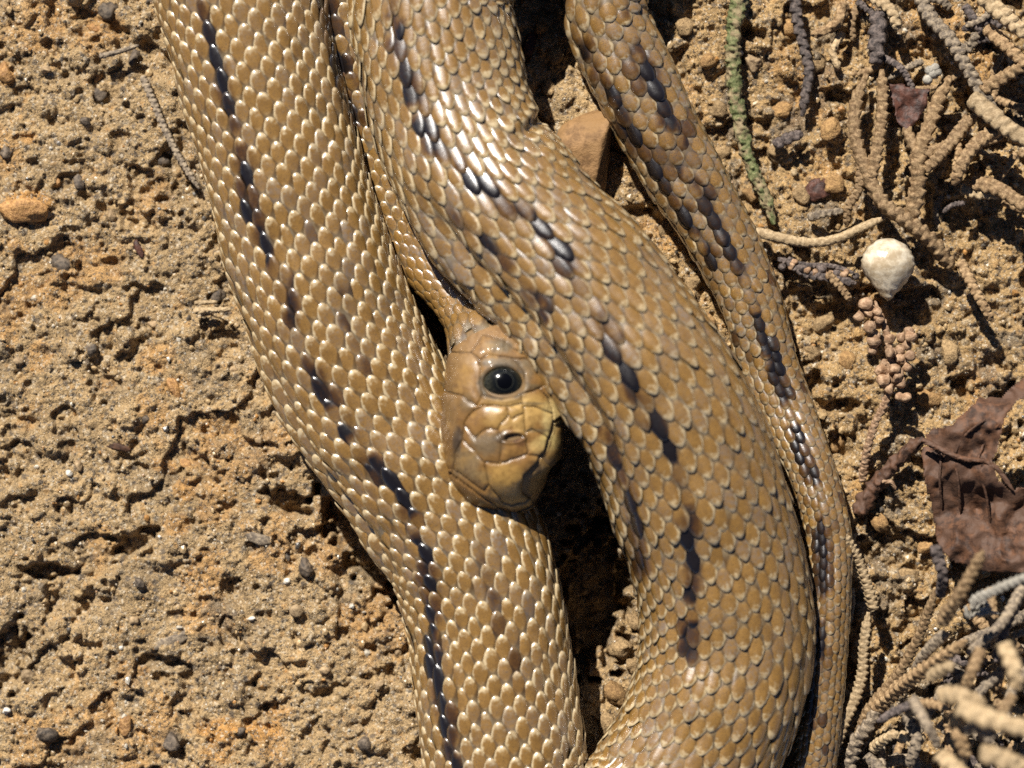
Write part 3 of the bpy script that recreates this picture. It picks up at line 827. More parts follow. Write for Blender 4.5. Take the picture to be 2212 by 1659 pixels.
LMARK = [(55, 452, "large orange clay stone"), (360, 290, "half buried grey twig"), (255, 112, "dry straw sliver"), (460, 670, "bleached splinter"), (310, 1150, "long root splinter"), (372, 1384, "grey bark flake"),
 (560, 1165, "splintered bark chip"), (650, 1085, "deep pit by the coil"), (520, 1580, "broad orange clay patch"), (255, 965, "brown husk flake"), (300, 540, "purple seed scale"), (800, 1420, "coil's lower flank"), (300, 20, "thick coil's outer flank"),
 (1590, 200, "green mossy twig"), (1735, 130, "dark beaded twig"), (1770, 412, "reddish husk"), (1760, 525, "pale curved twig"), (1918, 573, "white seed"), (1880, 300, "forked cypress spray"), (1896, 80, "dark knobbly stub"), (2000, 270, "stout cypress twig"),
 (1965, 225, "reddish leaf scrap"), (2060, 100, "grey frayed twig"), (2170, 270, "thick pale braided twig"), (2110, 400, "dark hollow"), (2110, 640, "slender leaning twig"), (1930, 780, "bud spray"), (1890, 1050, "dark brown stick"), (2100, 1000, "brown leaf"),
 (1268, 335, "angular stone"), (1340, 1400, "gap beside the lower coil"), (1310, 1600, "inner bend of the coil"), (1180, 100, "thick coil's pale flank"), (760, 215, "neck"), (1560, 780, "tail"), (1860, 1300, "elbow twig"),
 (2120, 1310, "lichen tuft"), (1960, 1420, "saw edged twig"), (2150, 1560, "thickest pale twig"), (2000, 1560, "grey green twig"), (2180, 1440, "bent pale twig"), (1930, 1590, "pale flake like tip"), (2180, 1645, "stout outer twig")]
def near(x, y):
    return min(LMARK, key=lambda q: (q[0] - x) ** 2 + (q[1] - y) ** 2)[2]
# the large stone wedged between the coils and the tail
rk = rock(I4, 781, .2, 12)
SV = rk * np.array([78, 118, 66]); SV = SV @ rotm(.1, .1, -.34).T
c = W(1268, 335, 40); o = mk("stone", SV + c, IF4, M_STONE, org=c)
tag(o, "reddish tan angular stone wedged between the thick coil and the thin tail", "stone")
pebble(1627, 134, 20, 20, 19, M_PEBT, "round sandy pebble lying right beside the green mossy twig", seed=3, base=I4)
pebble(2042, 1020, 10, 10, 8, M_PEBT, "tiny tan pebble under the brown leaf edge", seed=4)
DP = [(212, 208, 20, 17), (350, 345, 22, 20), (170, 395, 16, 12), (130, 572, 24, 22), (238, 20, 26, 24), (290, 125, 20, 13), (15, 330, 14, 14), (185, 262, 14, 10), (520, 1580, 12, 9),
      (370, 1605, 24, 20), (790, 1605, 16, 16), (660, 1225, 17, 20), (100, 1585, 18, 22), (300, 1260, 13, 10), (200, 755, 14, 13), (470, 640, 20, 16), (315, 905, 13, 9), (440, 700, 15, 13), (395, 440, 14, 11), (545, 1020, 12, 9), (180, 660, 9, 9), (60, 880, 11, 10)]
for i, (x, y, a, b) in enumerate(DP[:17]):
    pebble(x, y, a, b, min(a, b) * .9, M_PEBD, "small dark grey pebble sunk in sand near the " + near(x, y), "dark pebbles scattered in the sand", seed=10 + i, ang=i * .9, sink=.36)
TP = [(100, 150, 13, 9), (400, 30, 14, 10), (240, 470, 14, 11), (630, 645, 15, 12), (330, 700, 11, 9), (500, 800, 12, 9), (290, 1340, 11, 12), (60, 1460, 18, 15), (640, 1320, 16, 12), (700, 1450, 12, 9), (820, 1480, 12, 9), (860, 1410, 10, 8), (170, 1005, 14, 10), (560, 950, 10, 9), (40, 780, 11, 10)]
for i, (x, y, a, b) in enumerate(TP):
    pebble(x, y, a, b, min(a, b) * .9, M_PEBT, "small tan pebble lying on sand near the " + near(x, y), "tan pebbles scattered in the sand", seed=60 + i, ang=i * .7)
OP = [(55, 452, 58, 30), (12, 160, 18, 26), (213, 165, 14, 12), (270, 1568, 22, 15), (376, 838, 26, 13), (400, 1003, 15, 11), (205, 62, 18, 10), (120, 395, 14, 10), (1840, 880, 15, 10), (1730, 355, 22, 13), (1250, 130, 16, 12)]
for i, (x, y, a, b) in enumerate(OP[:8]):
    big = a > 40
    pebble(x, y, a, b, min(a, b) * .8, M_PEBO, "large lumpy orange clay stone set in the sandy soil" if big else "small orange clay pebble set in sand near the " + near(x, y),
           None if big else "orange clay pebbles in the sand", seed=90 + i, ang=i * .5 if not big else .1, sink=.38)
WP = [(148, 1022, 9, 8), (262, 1400, 6, 5), (345, 1160, 5, 5), (760, 1310, 7, 6), (620, 1255, 8, 7), (14, 1535, 11, 8), (545, 1335, 8, 6), (80, 1008, 6, 5)]
for i, (x, y, a, b) in enumerate(WP):
    pebble(x, y, a, b, b, M_PEBW, "tiny white quartz pebble on sand near the " + near(x, y), "white quartz pebbles in the sand", seed=120 + i)
# rubble between coil and tail and under the gap
RB = [(1345, 1290, 20, 24), (1370, 1345, 16, 20), (1345, 1400, 24, 26), (1330, 1500, 30, 24), (1310, 1570, 24, 28), (1365, 1440, 16, 18), (1285, 1620, 18, 20), (1440, 490, 18, 22), (1500, 610, 20, 18), (1530, 690, 16, 22), (1185, 190, 20, 16), (1200, 120, 18, 22), (1170, 60, 16, 14), (760, 215, 26, 18), (1570, 870, 14, 18), (1690, 1180, 12, 16)]
for i, (x, y, a, b) in enumerate(RB):
    pebble(x, y, a, b, min(a, b) * .9, M_CLOD if i % 3 else M_CLOD2, "crumbly soil clod lodged beside the snake near the " + near(x, y), "soil clods between the coils", seed=140 + i, ang=i * .8, name="soil_clod", cat="clod")
RC = [(1480, 60, 26, 22), (1530, 130, 22, 18), (1555, 240, 26, 20), (1690, 240, 22, 20), (1680, 330, 26, 22), (1700, 60, 20, 20), (1760, 140, 22, 18), (1795, 280, 24, 20), (1730, 420, 22, 22), (1800, 400, 26, 24), (1560, 330, 18, 22), (1620, 420, 18, 20), (1780, 700, 28, 22), (1830, 780, 24, 18), (1750, 760, 20, 18), (1810, 960, 20, 14), (2050, 760, 30, 22), (2010, 860, 26, 20), (2090, 560, 26, 20), (1900, 1130, 24, 16), (1960, 1240, 26, 18), (1880, 1090, 18, 14), (1440, 100, 18, 16), (2000, 1180, 24, 14)]
for i, (x, y, a, b) in enumerate(RC):
    pebble(x, y, a, b, min(a, b) * .75, [M_CLOD, M_CLOD2][i % 2], ["rough tan", "rough ochre"][i % 2] + " soil clod lying near the " + near(x, y), "soil clods among the twigs", seed=180 + i, ang=i * 1.1, sink=.32, name="soil_clod", cat="clod")

# grit: nobody could count it
NG = 34000
qx = rng.uniform(-1230, 1230, NG); qy = rng.uniform(-950, 950, NG)
rad = 1.1 + 1.25 * rng.pareto(2.6, NG); rad = np.minimum(rad, 8.5)
qz = ground_h(qx, qy)
kk = rng.random(NG)
gc = np.array([[.52, .36, .185]]) * rng.uniform(.7, 1.3, (NG, 1))
gc = np.where((kk > .79)[:, None], np.array([[.10, .085, .07]]) * rng.uniform(.6, 1.6, (NG, 1)), gc)
gc = np.where((kk > .86)[:, None], np.array([[.55, .28, .09]]) * rng.uniform(.7, 1.2, (NG, 1)), gc)
gc = np.where((kk > .93)[:, None], np.array([[.70, .62, .50]]) * rng.uniform(.8, 1.15, (NG, 1)), gc)
B0, BF0 = I1 if False else None, None
oc_v, oc_f = ico(1)
vs = oc_v[None] * (1 + rng.normal(0, .17, (NG, len(oc_v), 1))) * rad[:, None, None] * rng.uniform(.65, 1.25, (NG, 1, 3))
vs = vs + np.stack([qx, qy, qz + rad * .35], 1)[:, None]
# 12-vertex icosahedra (subdivision 1 of bmesh is the plain icosahedron)
nv = len(oc_v)
g = mk("grit", vs.reshape(-1, 3), (oc_f[None] + nv * np.arange(NG)[:, None, None]).reshape(-1, 3), M_GRIT, smooth=False, attrs={"gcol": np.repeat(gc, nv, 0)})
tag(g, "loose sand grains and grit strewn over the soil", "grit", kind="stuff")

# ------------------------------------------------------------------ twigs
def tube(P, R, nth=20, step=1.5, amp=.62, scaly=True, seed=0, ds=None, taper=(1, .8), phase=0., rough=.22):
    if scaly: step *= .8; amp *= .85
    """P: (n,3) q; returns V,F of a twig clothed in opposite pairs of scale leaves"""
    Cv, t = resample(catmull(np.asarray(P, float), 16), ds or max(1.4, R * .15))
    n = len(Cv)
    T = np.gradient(Cv, axis=0); T /= np.linalg.norm(T, axis=1)[:, None] + 1e-9
    A = np.cross(T, [0.03, 0.02, 1.0]); A /= np.linalg.norm(A, axis=1)[:, None] + 1e-9
    B = np.cross(A, T)
    th = np.linspace(0, 2 * math.pi, nth, endpoint=False)
    Rr = R * np.interp(np.linspace(0, 1, n), [0, .05, .9, 1], [taper[0] * .8, taper[0], taper[1], taper[1] * .35])[:, None]
    tt = t[:, None] / (R * step) + phase
    if scaly:
        def leafset(ph, o):
            f = (tt + ph) % 1.0
            c = np.clip(np.cos(2 * (th[None] - o)) * .5 + .5, 0, 1)
            tipw = c ** (0.5 + 2.5 * f)
            prof = np.where(f < .86, (f / .86) ** .7, 1 - ((f - .86) / .14) ** 2)
            return prof * tipw
        k = np.maximum(leafset(0, .6), leafset(.5, .6 + math.pi / 2))
        r = Rr * (1 - amp * .6 + amp * k)
    else:
        r = Rr * (1 + amp * (vnoise(t[:, None] / R * 1.0 + 0 * th[None], th[None] * 2.5 + 0 * t[:, None], .9, seed) - .5))
    r = r * (1 + rough * (vnoise(t[:, None] + 0 * th[None], th[None] * R + 0 * t[:, None], R * .5, seed + 3) - .5))
    V = Cv[:, None] + A[:, None] * (r * np.cos(th)[None])[..., None] + B[:, None] * (r * np.sin(th)[None])[..., None]
    V = V.reshape(-1, 3)
    F = grid_faces(n, nth, True)
    caps = []
    m = len(V)
    V = np.concatenate([V, Cv[:1], Cv[-1:]])
    j = np.arange(nth); j2 = (j + 1) % nth
    caps = np.concatenate([np.stack([np.full(nth, m), j2, j, j], 1), np.stack([np.full(nth, m + 1), (n - 1) * nth + j, (n - 1) * nth + j2, (n - 1) * nth + j2], 1)])
    return V, F, caps

def mk_twig(name, P, R, mat, parent=None, label=None, cat=None, group=None, **kw):
    """P: list of (px,py,z above the ground reference)"""
    P = np.asarray(P, float)
    Q = W(P[:, 0], P[:, 1], P[:, 2])
    V, F, caps = tube(Q, R, **kw)
    F3 = np.concatenate([F[:, [0, 2, 1]], F[:, [0, 3, 2]], caps[:, [0, 2, 1]]])
    o = mk(name, V, F3, mat, parent, org=Q[0] if parent is None else None)
    if label: tag(o, label, cat or "twig", group)
    return o

def zl(pts, z):      # constant height
    return [(x, y, z) for x, y in pts]
def spray(name, label, parts, cat="twig", group=None):
    """branched twig: an Empty that parents its branchlets"""
    b = parts[0][0][0]
    e = empty(name, W(b[0], b[1], 0))
    tag(e, label, cat, group)
    for i, (pts, R, mat, kw) in enumerate(parts):
        mk_twig("stem" if i == 0 else "branchlet", pts, R, mat, e, **kw)
    return e

mk_twig("mossy_twig", [(1598, -30, 26), (1588, 60, 26), (1583, 140, 24), (1590, 210, 24), (1603, 290, 22), (1628, 370, 22), (1655, 430, 20), (1672, 485, 14)], 15, M_MOSS,
        label="green mossy twig lying on the soil beyond the tail", scaly=False, amp=.45, nth=20, rough=.6, seed=3, taper=(1.1, .85), ds=2)
mk_twig("curved_twig", [(1632, 500, 40), (1690, 515, 44), (1750, 524, 50), (1810, 515, 56), (1860, 492, 62), (1912, 470, 66)], 12.5, M_TWIGP,
        label="thin pale curved twig bridging from the tail to the white seed", step=1.1, amp=.2, nth=16)
spray("cypress_twig", "braided tan cypress spray with two forked tips leaning over the white seed", [
    ([(2055, 575, 40), (2010, 520, 66), (1960, 478, 80), (1908, 440, 84), (1872, 372, 78), (1848, 300, 66), (1848, 225, 54), (1872, 160, 40)], 19, M_TWIG, {}),
    ([(1880, 385, 84), (1896, 310, 82), (1905, 240, 76), (1905, 150, 66)], 16, M_TWIG, dict(phase=.3)),
    ([(1860, 360, 76), (1854, 412, 66), (1834, 445, 50), (1828, 490, 30)], 12, M_TWIG, dict(phase=.6))])
spray("cypress_twig", "stout tan cypress twig beside the reddish leaf scrap, its lower end near the white seed", [
    ([(1968, 470, 70), (1982, 400, 82), (1984, 330, 88), (2005, 275, 84), (2022, 225, 74), (2052, 165, 60)], 20, M_TWIG, dict(phase=.2)),
    ([(1986, 335, 86), (1966, 300, 70), (1955, 275, 50)], 15, M_TWIG, {}),
    ([(1984, 330, 86), (2040, 318, 88), (2080, 276, 90), (2110, 245, 92)], 16, M_TWIG, dict(phase=.5))])
mk_twig("dark_bead_twig", [(1716, -20, 22), (1724, 50, 22), (1738, 105, 20), (1748, 155, 20), (1740, 205, 20), (1733, 252, 12)], 15, M_TWIGD, label="dark beaded twig running down towards the green mossy twig's tip", step=2.0, amp=.7, nth=14)
mk_twig("dark_bead_twig", [(1898, 26, 46), (1897, 70, 54), (1893, 110, 54), (1897, 142, 48)], 24, M_TWIGD, label="stubby dark grey knobbly twig above the tan cypress spray", step=1.5, amp=.7, nth=16)
mk_twig("dark_bead_twig", [(1672, 316, 24), (1700, 300, 28), (1735, 288, 28)], 15, M_TWIGD, label="short dark knobbly twig lying beside the green mossy twig", step=1.7, amp=.7)
spray("cypress_twig", "grey frayed twig with ragged leaf tips behind the reddish leaf scrap", [
    ([(1985, -10, 50), (2012, 40, 66), (2045, 75, 84), (2066, 105, 90), (2088, 145, 92), (2116, 192, 90), (2150, 232, 84)], 19, M_TWIGG, dict(amp=.75, step=1.3)),
    ([(2066, 105, 88), (2095, 100, 96), (2110, 70, 110)], 13, M_TWIGG, dict(amp=.7)),
    ([(2120, 195, 90), (2165, 168, 110), (2225, 130, 130)], 17, M_TWIG, {})])
mk_twig("cypress_twig", [(2098, 212, 130), (2135, 242, 146), (2175, 275, 160), (2240, 312, 176)], 24, M_TWIGP, label="thick pale braided twig crossing above the dark hollow", step=1.2, amp=.5)
mk_twig("cypress_twig", [(2160, 275, 120), (2110, 310, 130), (2080, 350, 126), (2060, 400, 110)], 18, M_TWIG, label="tan braided twig hanging across the dark hollow, below the pale one", step=1.2)
mk_twig("cypress_twig", [(2095, 255, 110), (2052, 312, 112), (2015, 352, 96), (1990, 372, 80)], 17, M_TWIG, label="tan braided twig joining the stout cypress twig near the white seed", step=1.2, phase=.4)
mk_twig("cypress_twig", [(2100, 395, 70), (2150, 405, 96), (2225, 452, 120)], 20, M_TWIG, label="tan braided twig with its end in the pitted soil near the hollow", step=1.4)
mk_twig("cypress_twig", [(2075, 405, 66), (2110, 418, 74), (2160, 420, 80)], 14, M_TWIGP, label="short pale twig lying under the tan twig near the hollow", step=1.5)
mk_twig("cypress_twig", [(1870, -15, 50), (1905, 5, 64), (1930, 30, 74), (1938, 66, 70)], 16, M_TWIGP, label="short pale twig with saw edged leaves above the dark knobbly stub", amp=.7, step=1.3)
mk_twig("cypress_twig", [(2120, -10, 140), (2165, 30, 150), (2225, 80, 156)], 22, M_TWIGP, label="pale braided twig lying over the heap behind the grey frayed twig", step=1.2)
mk_twig("cypress_twig", [(2130, 60, 100), (2175, 100, 120), (2230, 150, 130)], 18, M_TWIG, label="tan twig just under the pale braided one", step=1.2)
mk_twig("cypress_twig", [(2075, 565, 60), (2100, 615, 80), (2122, 655, 84), (2145, 695, 74)], 14, M_TWIG, label="slender tan twig leaning on the pitted soil beside the white seed", step=1.2)
mk_twig("cypress_twig", [(1700, 560, 30), (1740, 590, 34), (1790, 600, 40), (1850, 612, 46)], 12, M_TWIGD, label="dark brown twig under the pale curved twig", amp=.6, step=1.6)
mk_twig("cypress_twig", [(1786, 590, 46), (1812, 615, 46), (1838, 650, 40)], 11, M_TWIG, label="short tan twig stub leaning towards the bud spray", step=1.4)
mk_twig("cypress_twig", [(1745, 470, 30), (1775, 462, 38), (1822, 455, 44)], 11, M_TWIGG, label="small grey twig piece above the pale curved twig", step=1.5)
mk_twig("cypress_twig", [(1825, 5, 40), (1808, 50, 46), (1782, 66, 40), (1752, 76, 30)], 12, M_TWIG, label="bent dry tan leaf stalk near the dark beaded twig", scaly=False, amp=.5, rough=.5, ds=3)
mk_twig("cypress_twig", [(1820, 70, 20), (1800, 110, 24), (1812, 150, 22)], 9, M_TWIGP, label="thin crooked tan stalk just below the bent leaf stalk", scaly=False, amp=.5, rough=.5, ds=3)
mk_twig("cypress_twig", [(308, 165, 4), (330, 215, 6), (355, 275, 6), (385, 335, 4), (430, 408, -2)], 10, M_TWIGG, label="thin grey braided twig half buried in the sand beside the thick coil", step=1.5, amp=.5)
mk_twig("straw", [(215, 122, 10), (255, 112, 14), (300, 98, 14)], 6, M_TWIGG, label="dry straw sliver lying on the sandy soil", scaly=False, amp=.4, ds=3, cat="straw")
mk_twig("straw", [(418, 672, 14), (455, 670, 18), (500, 668, 18)], 7, M_TWIGP, label="pale bleached wood splinter next to the snake's flank", scaly=False, amp=.6, rough=.6, ds=3, cat="straw")
mk_twig("straw", [(420, 655, 10), (470, 652, 14)], 5, M_TWIGP, label="thin pale straw just above the bleached splinter", scaly=False, amp=.6, ds=3, cat="straw")
# pale twig beside the tail
spray("cypress_twig", "pale braided twig with a bent elbow lying along the snake's thin tail", [
    ([(1800, 1622, 100), (1822, 1560, 98), (1846, 1510, 96), (1862, 1455, 94), (1866, 1390, 94), (1876, 1322, 96)], 14.5, M_TWIGP, dict(step=1.15)),
    ([(1888, 1318, 98), (1874, 1268, 106), (1852, 1205, 120), (1816, 1146, 150)], 13.5, M_TWIGP, dict(step=1.15, phase=.4)),
    ([(1836, 1270, 20), (1838, 1310, 18), (1832, 1350, 14)], 11, M_TWIGG, dict(step=1.2))])
# stalk of the brown leaf
mk_twig("leaf_stalk", [(1852, 1112, 24), (1880, 1065, 30), (1915, 1020, 44), (1955, 980, 62), (1996, 946, 90)], 17, M_LEAF, label="dark brown wrinkled stick lying under the curled brown leaf", cat="stick", scaly=False, amp=.55, rough=.6, nth=18, ds=3)
mk_twig("leaf_stalk", [(1905, 1040, 50), (1925, 1042, 54), (1935, 1058, 48)], 5, M_BUD, label="tiny curled tendril on the dark brown stick", cat="tendril", scaly=False, ds=2)

# bud spray
b = empty("bud_spray", W(1865, 1035, 0)); tag(b, "dry bud spray of clustered brown beads on a thin pale stalk under the white seed", "bud spray")
mk_twig("stalk", [(1862, 1040, 24), (1868, 1000, 42), (1876, 960, 60), (1890, 915, 72), (1915, 860, 84), (1922, 800, 92), (1915, 720, 92), (1890, 650, 84)], 10, M_BUD, b, amp=.6, step=1.8)
bp = []
for t in np.linspace(0, 1, 26):
    x = np.interp(t, [0, .35, .6, 1], [1865, 1900, 1915, 1935]); y = np.interp(t, [0, 1], [655, 858])
    bp.append((x + random.uniform(-24, 24), y + random.uniform(-8, 8), 94 + random.uniform(-12, 22), random.uniform(11, 16)))
for t in np.linspace(0, 1, 12):
    bp.append((1962 - 22 * t + random.uniform(-14, 14), 712 + 110 * t + random.uniform(-8, 8), 92 + random.uniform(-12, 18), random.uniform(10, 14)))
for i, (x, y, z, r) in enumerate(bp):
    V = rock(I3, 300 + i % 8, .45, 3) * np.array([r * 1.05, r, r * .95]); V = V @ rotm(i, i * .7, i * 1.3).T
    c = W(x, y, z); mk("bud", V + c, IF3, M_BUD, b, org=c)
b2 = empty("bud_spray", W(1690, 570, 0)); tag(b2, "small dark bud spray in the shade below the pale curved twig", "bud spray")
mk_twig("stalk", [(1680, 560, 16), (1740, 572, 22), (1800, 575, 30), (1846, 590, 36)], 7, M_TWIGD, b2)
for i in range(13):
    r = random.uniform(8, 12); V = rock(I3, 320 + i % 6, .45, 3) * r
    c = W(1690 + i * 13 + random.uniform(-8, 8), 570 + i * 2 + random.uniform(-16, 14), 30 + random.uniform(-6, 16)); mk("bud", V + c, IF3, M_BUD if i % 3 else M_TWIGD, b2, org=c)
# white seed
sv4 = I4.copy()
ty = sv4[:, 1]
w = np.where(ty > 0, np.sqrt(np.clip(1 - ty ** 2, 0, 1)), np.clip(1 - np.abs(ty) ** 1.35, 0, 1) ** .85)
rr = np.sqrt(np.clip(1 - ty ** 2, 1e-6, 1))
sv4[:, 0] *= w / rr; sv4[:, 2] *= w / rr
sv4[:, 0] += .10 * (ty < 0) * ty * 0 + .06 * np.clip(-ty, 0, 1)
sv4 = sv4 * (1 + .09 * n3(sv4, 1.1, 551)[:, None]) * np.array([59, 74, 46]) * np.where(ty > 0, .80, 1.08)[:, None] ** np.array([[0, 1, 0]]) + np.stack([2.0 * np.sin(sv4[:, 1] * 26 + 5 * n3(sv4, .6, 560)), 0 * ty, 2.0 * np.sin(sv4[:, 1] * 26)], 1)
c = W(1918, 573, 84); o = mk("seed", sv4 @ rotm(.1, .15, -.02).T + c, IF4, M_SEED, org=c)
tag(o, "glossy cream white pointed seed resting on the bud spray", "seed")
wb = empty("white_beads", W(2010, 165, 0)); tag(wb, "cluster of tiny white round eggs beside the stout cypress twig", "eggs")
for (x, y, r) in [(2008, 152, 11), (2020, 146, 10), (2014, 160, 11), (2004, 172, 11), (2026, 156, 9)]:
    V = rock(I3, 600 + int(x), .15, 0) * r; c = W(x, y, 92); mk("bead", V + c, IF3, M_FLUFF, wb, org=c)
# the pink brown husk
pebble(1770, 412, 34, 24, 9, M_LEAFR, "smooth reddish brown seed husk among the soil clods", seed=700, name="husk", cat="husk", base=I4)
pebble(1715, 1372 - 1000, 8, 10, 8, M_TWIGP, "small amber chip near the dark knobbly twig", seed=701, name="chip", cat="chip")
# flat chips on the left soil
for i, (x, y, a, b_, ang, m, lab) in enumerate([(372, 1384, 42, 14, .45, M_TWIGG, "flat grey bark flake lying on the orange flecked sand"), (560, 1165, 30, 14, -.3, M_TWIGG, "splintered grey bark chip casting a dark shadow on sand"),
                                             (255, 965, 26, 10, -.1, M_LEAF, "thin brown husk flake lying flat on the sand"), (310, 1150, 60, 8, .45, M_TWIGG, "long grey root splinter above a dark pit"), (300, 540, 9, 26, .3, M_LEAFR, "tiny purple brown seed scale stuck in the sand"), (1145, 95, 16, 30, -.2, M_LEAFR, "small purple leaf scrap beside the thick coil's flank")]):
    pebble(x, y, a, b_, 6, m, lab, seed=720 + i, ang=ang, sink=.1, name="bark_flake", cat="flake")

# ------------------------------------------------------------------ leaves
def leaf(name, poly, zf, mat, label, cat="dry leaf", thick=1.6, cellq=4.0, parent=None):
    P = np.asarray(poly, float)
    x0, y0 = P.min(0); x1, y1 = P.max(0)
    nx = int((x1 - x0) / cellq) + 2; ny = int((y1 - y0) / cellq) + 2
    X, Y = np.meshgrid(np.linspace(x0, x1, nx), np.linspace(y0, y1, ny))
    X2 = X + (vnoise(X, Y, 14, 801) - .5) * 6; Y2 = Y + (vnoise(X, Y, 14, 802) - .5) * 6
    ins = inside(X, Y, P).ravel()
    F = grid_faces(ny, nx)
    F = F[ins[F].sum(1) >= 3]
    V = W(X2, Y2, zf(X, Y)).reshape(-1, 3)
    uq, inv = np.unique(F.ravel(), return_inverse=True)
    Vt = V[uq]; n = len(uq); f = inv.reshape(-1, 4)
    Vb_ = Vt - np.array([0, 0, thick])
    ed = {}
    for q in f:
        for a, b_ in zip(q, np.roll(q, -1)):
            if (b_, a) in ed: ed.pop((b_, a))
            else: ed[(a, b_)] = 1
    sd_ = np.array([[b_, a, a + n, b_ + n] for a, b_ in ed])
    Fa = np.concatenate([f[:, ::-1], f + n, sd_[:, ::-1]])
    c = Vt.mean(0)
    o = mk(name, np.concatenate([Vt, Vb_]), Fa, mat, parent, org=None if parent is not None else c)
    if label: tag(o, label, cat)
    return o
lf = empty("brown_leaf", W(2120, 1040, 0)); tag(lf, "curled dark brown dry leaf standing above the soil beside the twig heap", "dry leaf")
up_poly = [(1996, 944), (2027, 921), (2060, 916), (2095, 880), (2120, 856), (2165, 858), (2190, 830), (2235, 800), (2240, 850), (2190, 872), (2172, 905), (2163, 945), (2150, 985), (2146, 1006), (2120, 1010), (2060, 990), (2030, 975)]
lo_poly = [(1990, 960), (2030, 966), (2062, 985), (2120, 1004), (2146, 1000), (2160, 1040), (2180, 1060), (2240, 1040), (2300, 1080), (2300, 1240), (2150, 1240), (2060, 1215), (2036, 1190), (2020, 1160), (2010, 1090), (1996, 1030), (1988, 990)]
fz = lambda X, Y: 175 + (fbm(X, Y, 90, 811, 3) - .5) * 90 + (fbm(X, Y, 26, 812, 2) - .5) * 16 + (X - 2000) * .25
leaf("blade", up_poly, lambda X, Y: fz(X, Y) + 16 - .35 * np.clip(960 - Y, 0, 200), M_LEAF, None, parent=lf)
leaf("blade", lo_poly, lambda X, Y: fz(X, Y) + 22 * np.sin((Y - 960) / 34.) - .10 * (Y - 960), M_LEAF, None, parent=lf)
mk_twig("midrib", [(1992, 950, 194), (2035, 972, 206), (2075, 990, 212), (2140, 1002, 216), (2190, 1060, 214)], 6, M_LEAF, lf, scaly=False, ds=3)
for _v in [[(2060, 985), (2070, 1040), (2075, 1110)], [(2100, 998), (2125, 1050), (2140, 1130)], [(2060, 985), (2085, 940), (2130, 905)], [(2035, 972), (2030, 1030), (2035, 1100)], [(2110, 998), (2130, 950), (2160, 915)]]:
    mk_twig("vein", [(x, y, float(fz(np.array(x), np.array(y))) + (8 if y < 985 else 22 * math.sin((y - 960) / 34.) - .1 * (y - 960) + 2)) for x, y in _v], 3.2, M_LEAF, lf, scaly=False, ds=3, nth=8)
leaf("leaf_scrap", [(1920, 178), (1945, 180), (1980, 190), (2012, 188), (2005, 225), (1985, 262), (1955, 285), (1935, 262), (1925, 215)], lambda X, Y: 46 + (fbm(X, Y, 40, 821, 3) - .5) * 34 + .1 * (Y - 180), M_LEAFR,
     "dark reddish brown leaf scrap between the two cypress twigs")

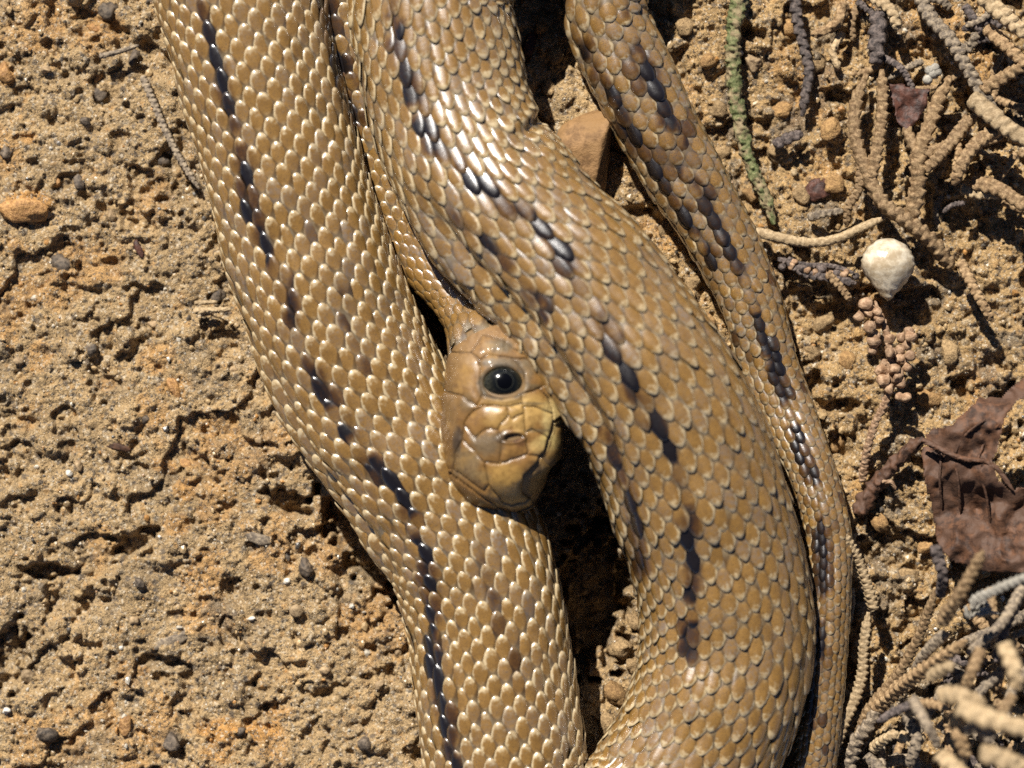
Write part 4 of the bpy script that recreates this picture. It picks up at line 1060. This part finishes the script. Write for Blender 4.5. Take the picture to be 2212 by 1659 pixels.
# ------------------------------------------------------------------ heap of twigs at the near corner
H1 = [
 ([(1838, 1640, 60), (1876, 1535, 90), (1936, 1462, 120), (1985, 1375, 150), (2022, 1272, 180)], 14, M_TWIG, "long tan twig with saw edged leaves slanting out of the heap towards the tail"),
 ([(2034, 1345, 260), (2070, 1288, 290), (2100, 1235, 300), (2124, 1190, 310)], 16, M_TWIG, "tan twig with a mossy broken end propped against the brown leaf"),
 ([(1890, 1532, 110), (1930, 1496, 150), (2000, 1444, 210), (2088, 1384, 260)], 17, M_TWIG, "smooth tan twig lying just above the saw edged twig"),
 ([(2010, 1462, 300), (2058, 1436, 330)], 15, M_TWIGP, "short pale twig stub on top of the smooth tan twig"),
 ([(2120, 1400, 330), (2100, 1450, 330), (2080, 1498, 310)], 15, M_TWIG, "upright tan twig standing in the heap near the lichen"),
 ([(2168, 1392, 420), (2190, 1440, 430), (2198, 1490, 420)], 20, M_TWIGP, "thick pale blurred twig bending over the dark gap in the heap"),
 ([(1972, 1512, 300), (2000, 1560, 330), (2030, 1616, 320)], 14, M_TWIGG, "grey green twig sloping down through the heap"),
 ([(2075, 1528, 420), (2130, 1550, 440), (2240, 1580, 460)], 24, M_TWIGP, "thickest pale twig lying across the top of the heap"),
 ([(2030, 1500, 380), (2085, 1505, 400), (2130, 1525, 400)], 20, M_TWIGP, "pale forked twig end just behind the thickest one"),
 ([(2060, 1540, 340), (2070, 1580, 350), (2090, 1640, 340)], 18, M_TWIG, "tan twig poking out under the thickest pale twig"),
 ([(2030, 1630, 380), (2060, 1655, 390), (2100, 1690, 390)], 20, M_TWIGP, "pale twig end jutting from the heap's edge below the grey green one"),
 ([(2120, 1625, 420), (2170, 1640, 430), (2240, 1670, 430)], 24, M_TWIGP, "stout pale twig at the outer edge of the heap"),
 ([(1885, 1618, 120), (1915, 1594, 150), (1940, 1582, 160)], 13, M_TWIGP, "bent pale twig tip near the elbow twig by the tail"),
 ([(1945, 1588, 170), (1970, 1600, 180), (2000, 1592, 180)], 15, M_TWIGP, "broad pale flake like twig end beside the bent tip"),
 ([(1830, 1660, 60), (1850, 1600, 90), (1880, 1560, 110), (1900, 1520, 120)], 18, M_TWIGG, "rough grey twig under the saw edged twig"),
 ([(1880, 1660, 70), (1950, 1640, 100), (2020, 1670, 110)], 16, M_TWIGG, "grey twig lying low along the foot of the heap"),
 ([(2190, 1500, 330), (2170, 1530, 330), (2130, 1570, 310)], 14, M_TWIG, "thin tan twig crossing behind the thick pale ones"),
 ([(2100, 1300, 300), (2160, 1270, 320), (2230, 1240, 330)], 12, M_FLUFF, "thin whitish lichen covered twig above the heap"),
 ([(2040, 1370, 240), (2000, 1410, 210), (1975, 1450, 180)], 15, M_TWIGG, "grey brown twig leaning between the saw edged and smooth twigs"),
 ([(2200, 1290, 200), (2170, 1360, 220), (2150, 1430, 230)], 14, M_TWIGD, "dark twig deep in the heap behind the lichen"),
 ([(1960, 1540, 200), (2000, 1520, 230), (2050, 1530, 250)], 13, M_TWIG, "small tan twig crossing the grey green one"),
 ([(2140, 1600, 360), (2110, 1570, 360), (2060, 1600, 340)], 15, M_TWIGG, "grey twig tangled under the thickest pale twig"),
 ([(2020, 1180, 240), (2036, 1240, 230), (2030, 1290, 200)], 15, M_TWIGD, "dark mossy twig stub under the brown leaf's lower edge"),
]
for i, (P, R, m, lab) in enumerate(H1):
    P = [(x, y, z if z < 130 else 130 + (z - 130) * 1.9) for x, y, z in P]
    mk_twig("dry_twig", P, R, m, label=lab, step=1.3 + .1 * (i % 4), phase=i * .37, amp=.55 + .1 * (i % 3), nth=16)
for i in range(50):
    x = random.uniform(1930, 2260); y = random.uniform(1330, 1720)
    if (x - 1930) / 300 + (y - 1330) / 330 < .75: continue
    a = random.uniform(0, math.pi); L = random.uniform(40, 95); z = random.uniform(20, 330)
    bend = random.uniform(-.4, .4)
    P = [(x - math.cos(a) * L, y - math.sin(a) * L, z + random.uniform(-20, 20)), (x + math.sin(a) * L * bend, y - math.cos(a) * L * bend, z + 16), (x + math.cos(a) * L, y + math.sin(a) * L, z + random.uniform(-20, 20))]
    _m = random.choice([(M_TWIG, 'tan'), (M_TWIGG, 'grey'), (M_TWIGG, 'grey'), (M_TWIGD, 'dark')])
    mk_twig("dry_twig", P, random.uniform(10, 17), _m[0], label=_m[1] + " twig buried in the heap near the " + near(x, y), group="twigs inside the heap", step=1.4, phase=i * .3, nth=12)
# loose fine litter in the upper heap
for i in range(30):
    x = random.uniform(1840, 2230); y = random.uniform(-10, 470)
    if x < 2000 and y > 300: continue
    a = random.uniform(0, math.pi); L = random.uniform(22, 60); z = gz_at(x, y)[0] + random.uniform(8, 34)
    bend = random.uniform(-.4, .4)
    P = [(x - math.cos(a) * L, y - math.sin(a) * L, z), (x + math.sin(a) * L * bend, y - math.cos(a) * L * bend, z + 8), (x + math.cos(a) * L, y + math.sin(a) * L, z)]
    _m = random.choice([(M_TWIG, 'tan'), (M_TWIGG, 'grey'), (M_TWIG, 'tan'), (M_TWIGD, 'dark')])
    mk_twig("dry_twig", P, random.uniform(7, 14), _m[0], label="short " + _m[1] + " twig bit lying on soil near the " + near(x, y), group="twig litter below the cypress sprays", step=1.4, phase=i * .3, nth=12)
# lichen tuft
lt = empty("lichen_tuft", W(2120, 1310, 0)); tag(lt, "small pale grey lichen tuft caught on the twig heap by the leaf", "lichen")
for i in range(16):
    a = random.uniform(0, 6.28); r0 = random.uniform(4, 34)
    x, y = 2120 + math.cos(a) * r0, 1310 + math.sin(a) * r0 * .8
    mk_twig("frond", [(x, y, 320), (x + random.uniform(-14, 14), y + random.uniform(-12, 12), 338), (x + random.uniform(-24, 24), y + random.uniform(-20, 20), 344)], random.uniform(4, 7), M_FLUFF, lt, scaly=False, ds=3, amp=.6)
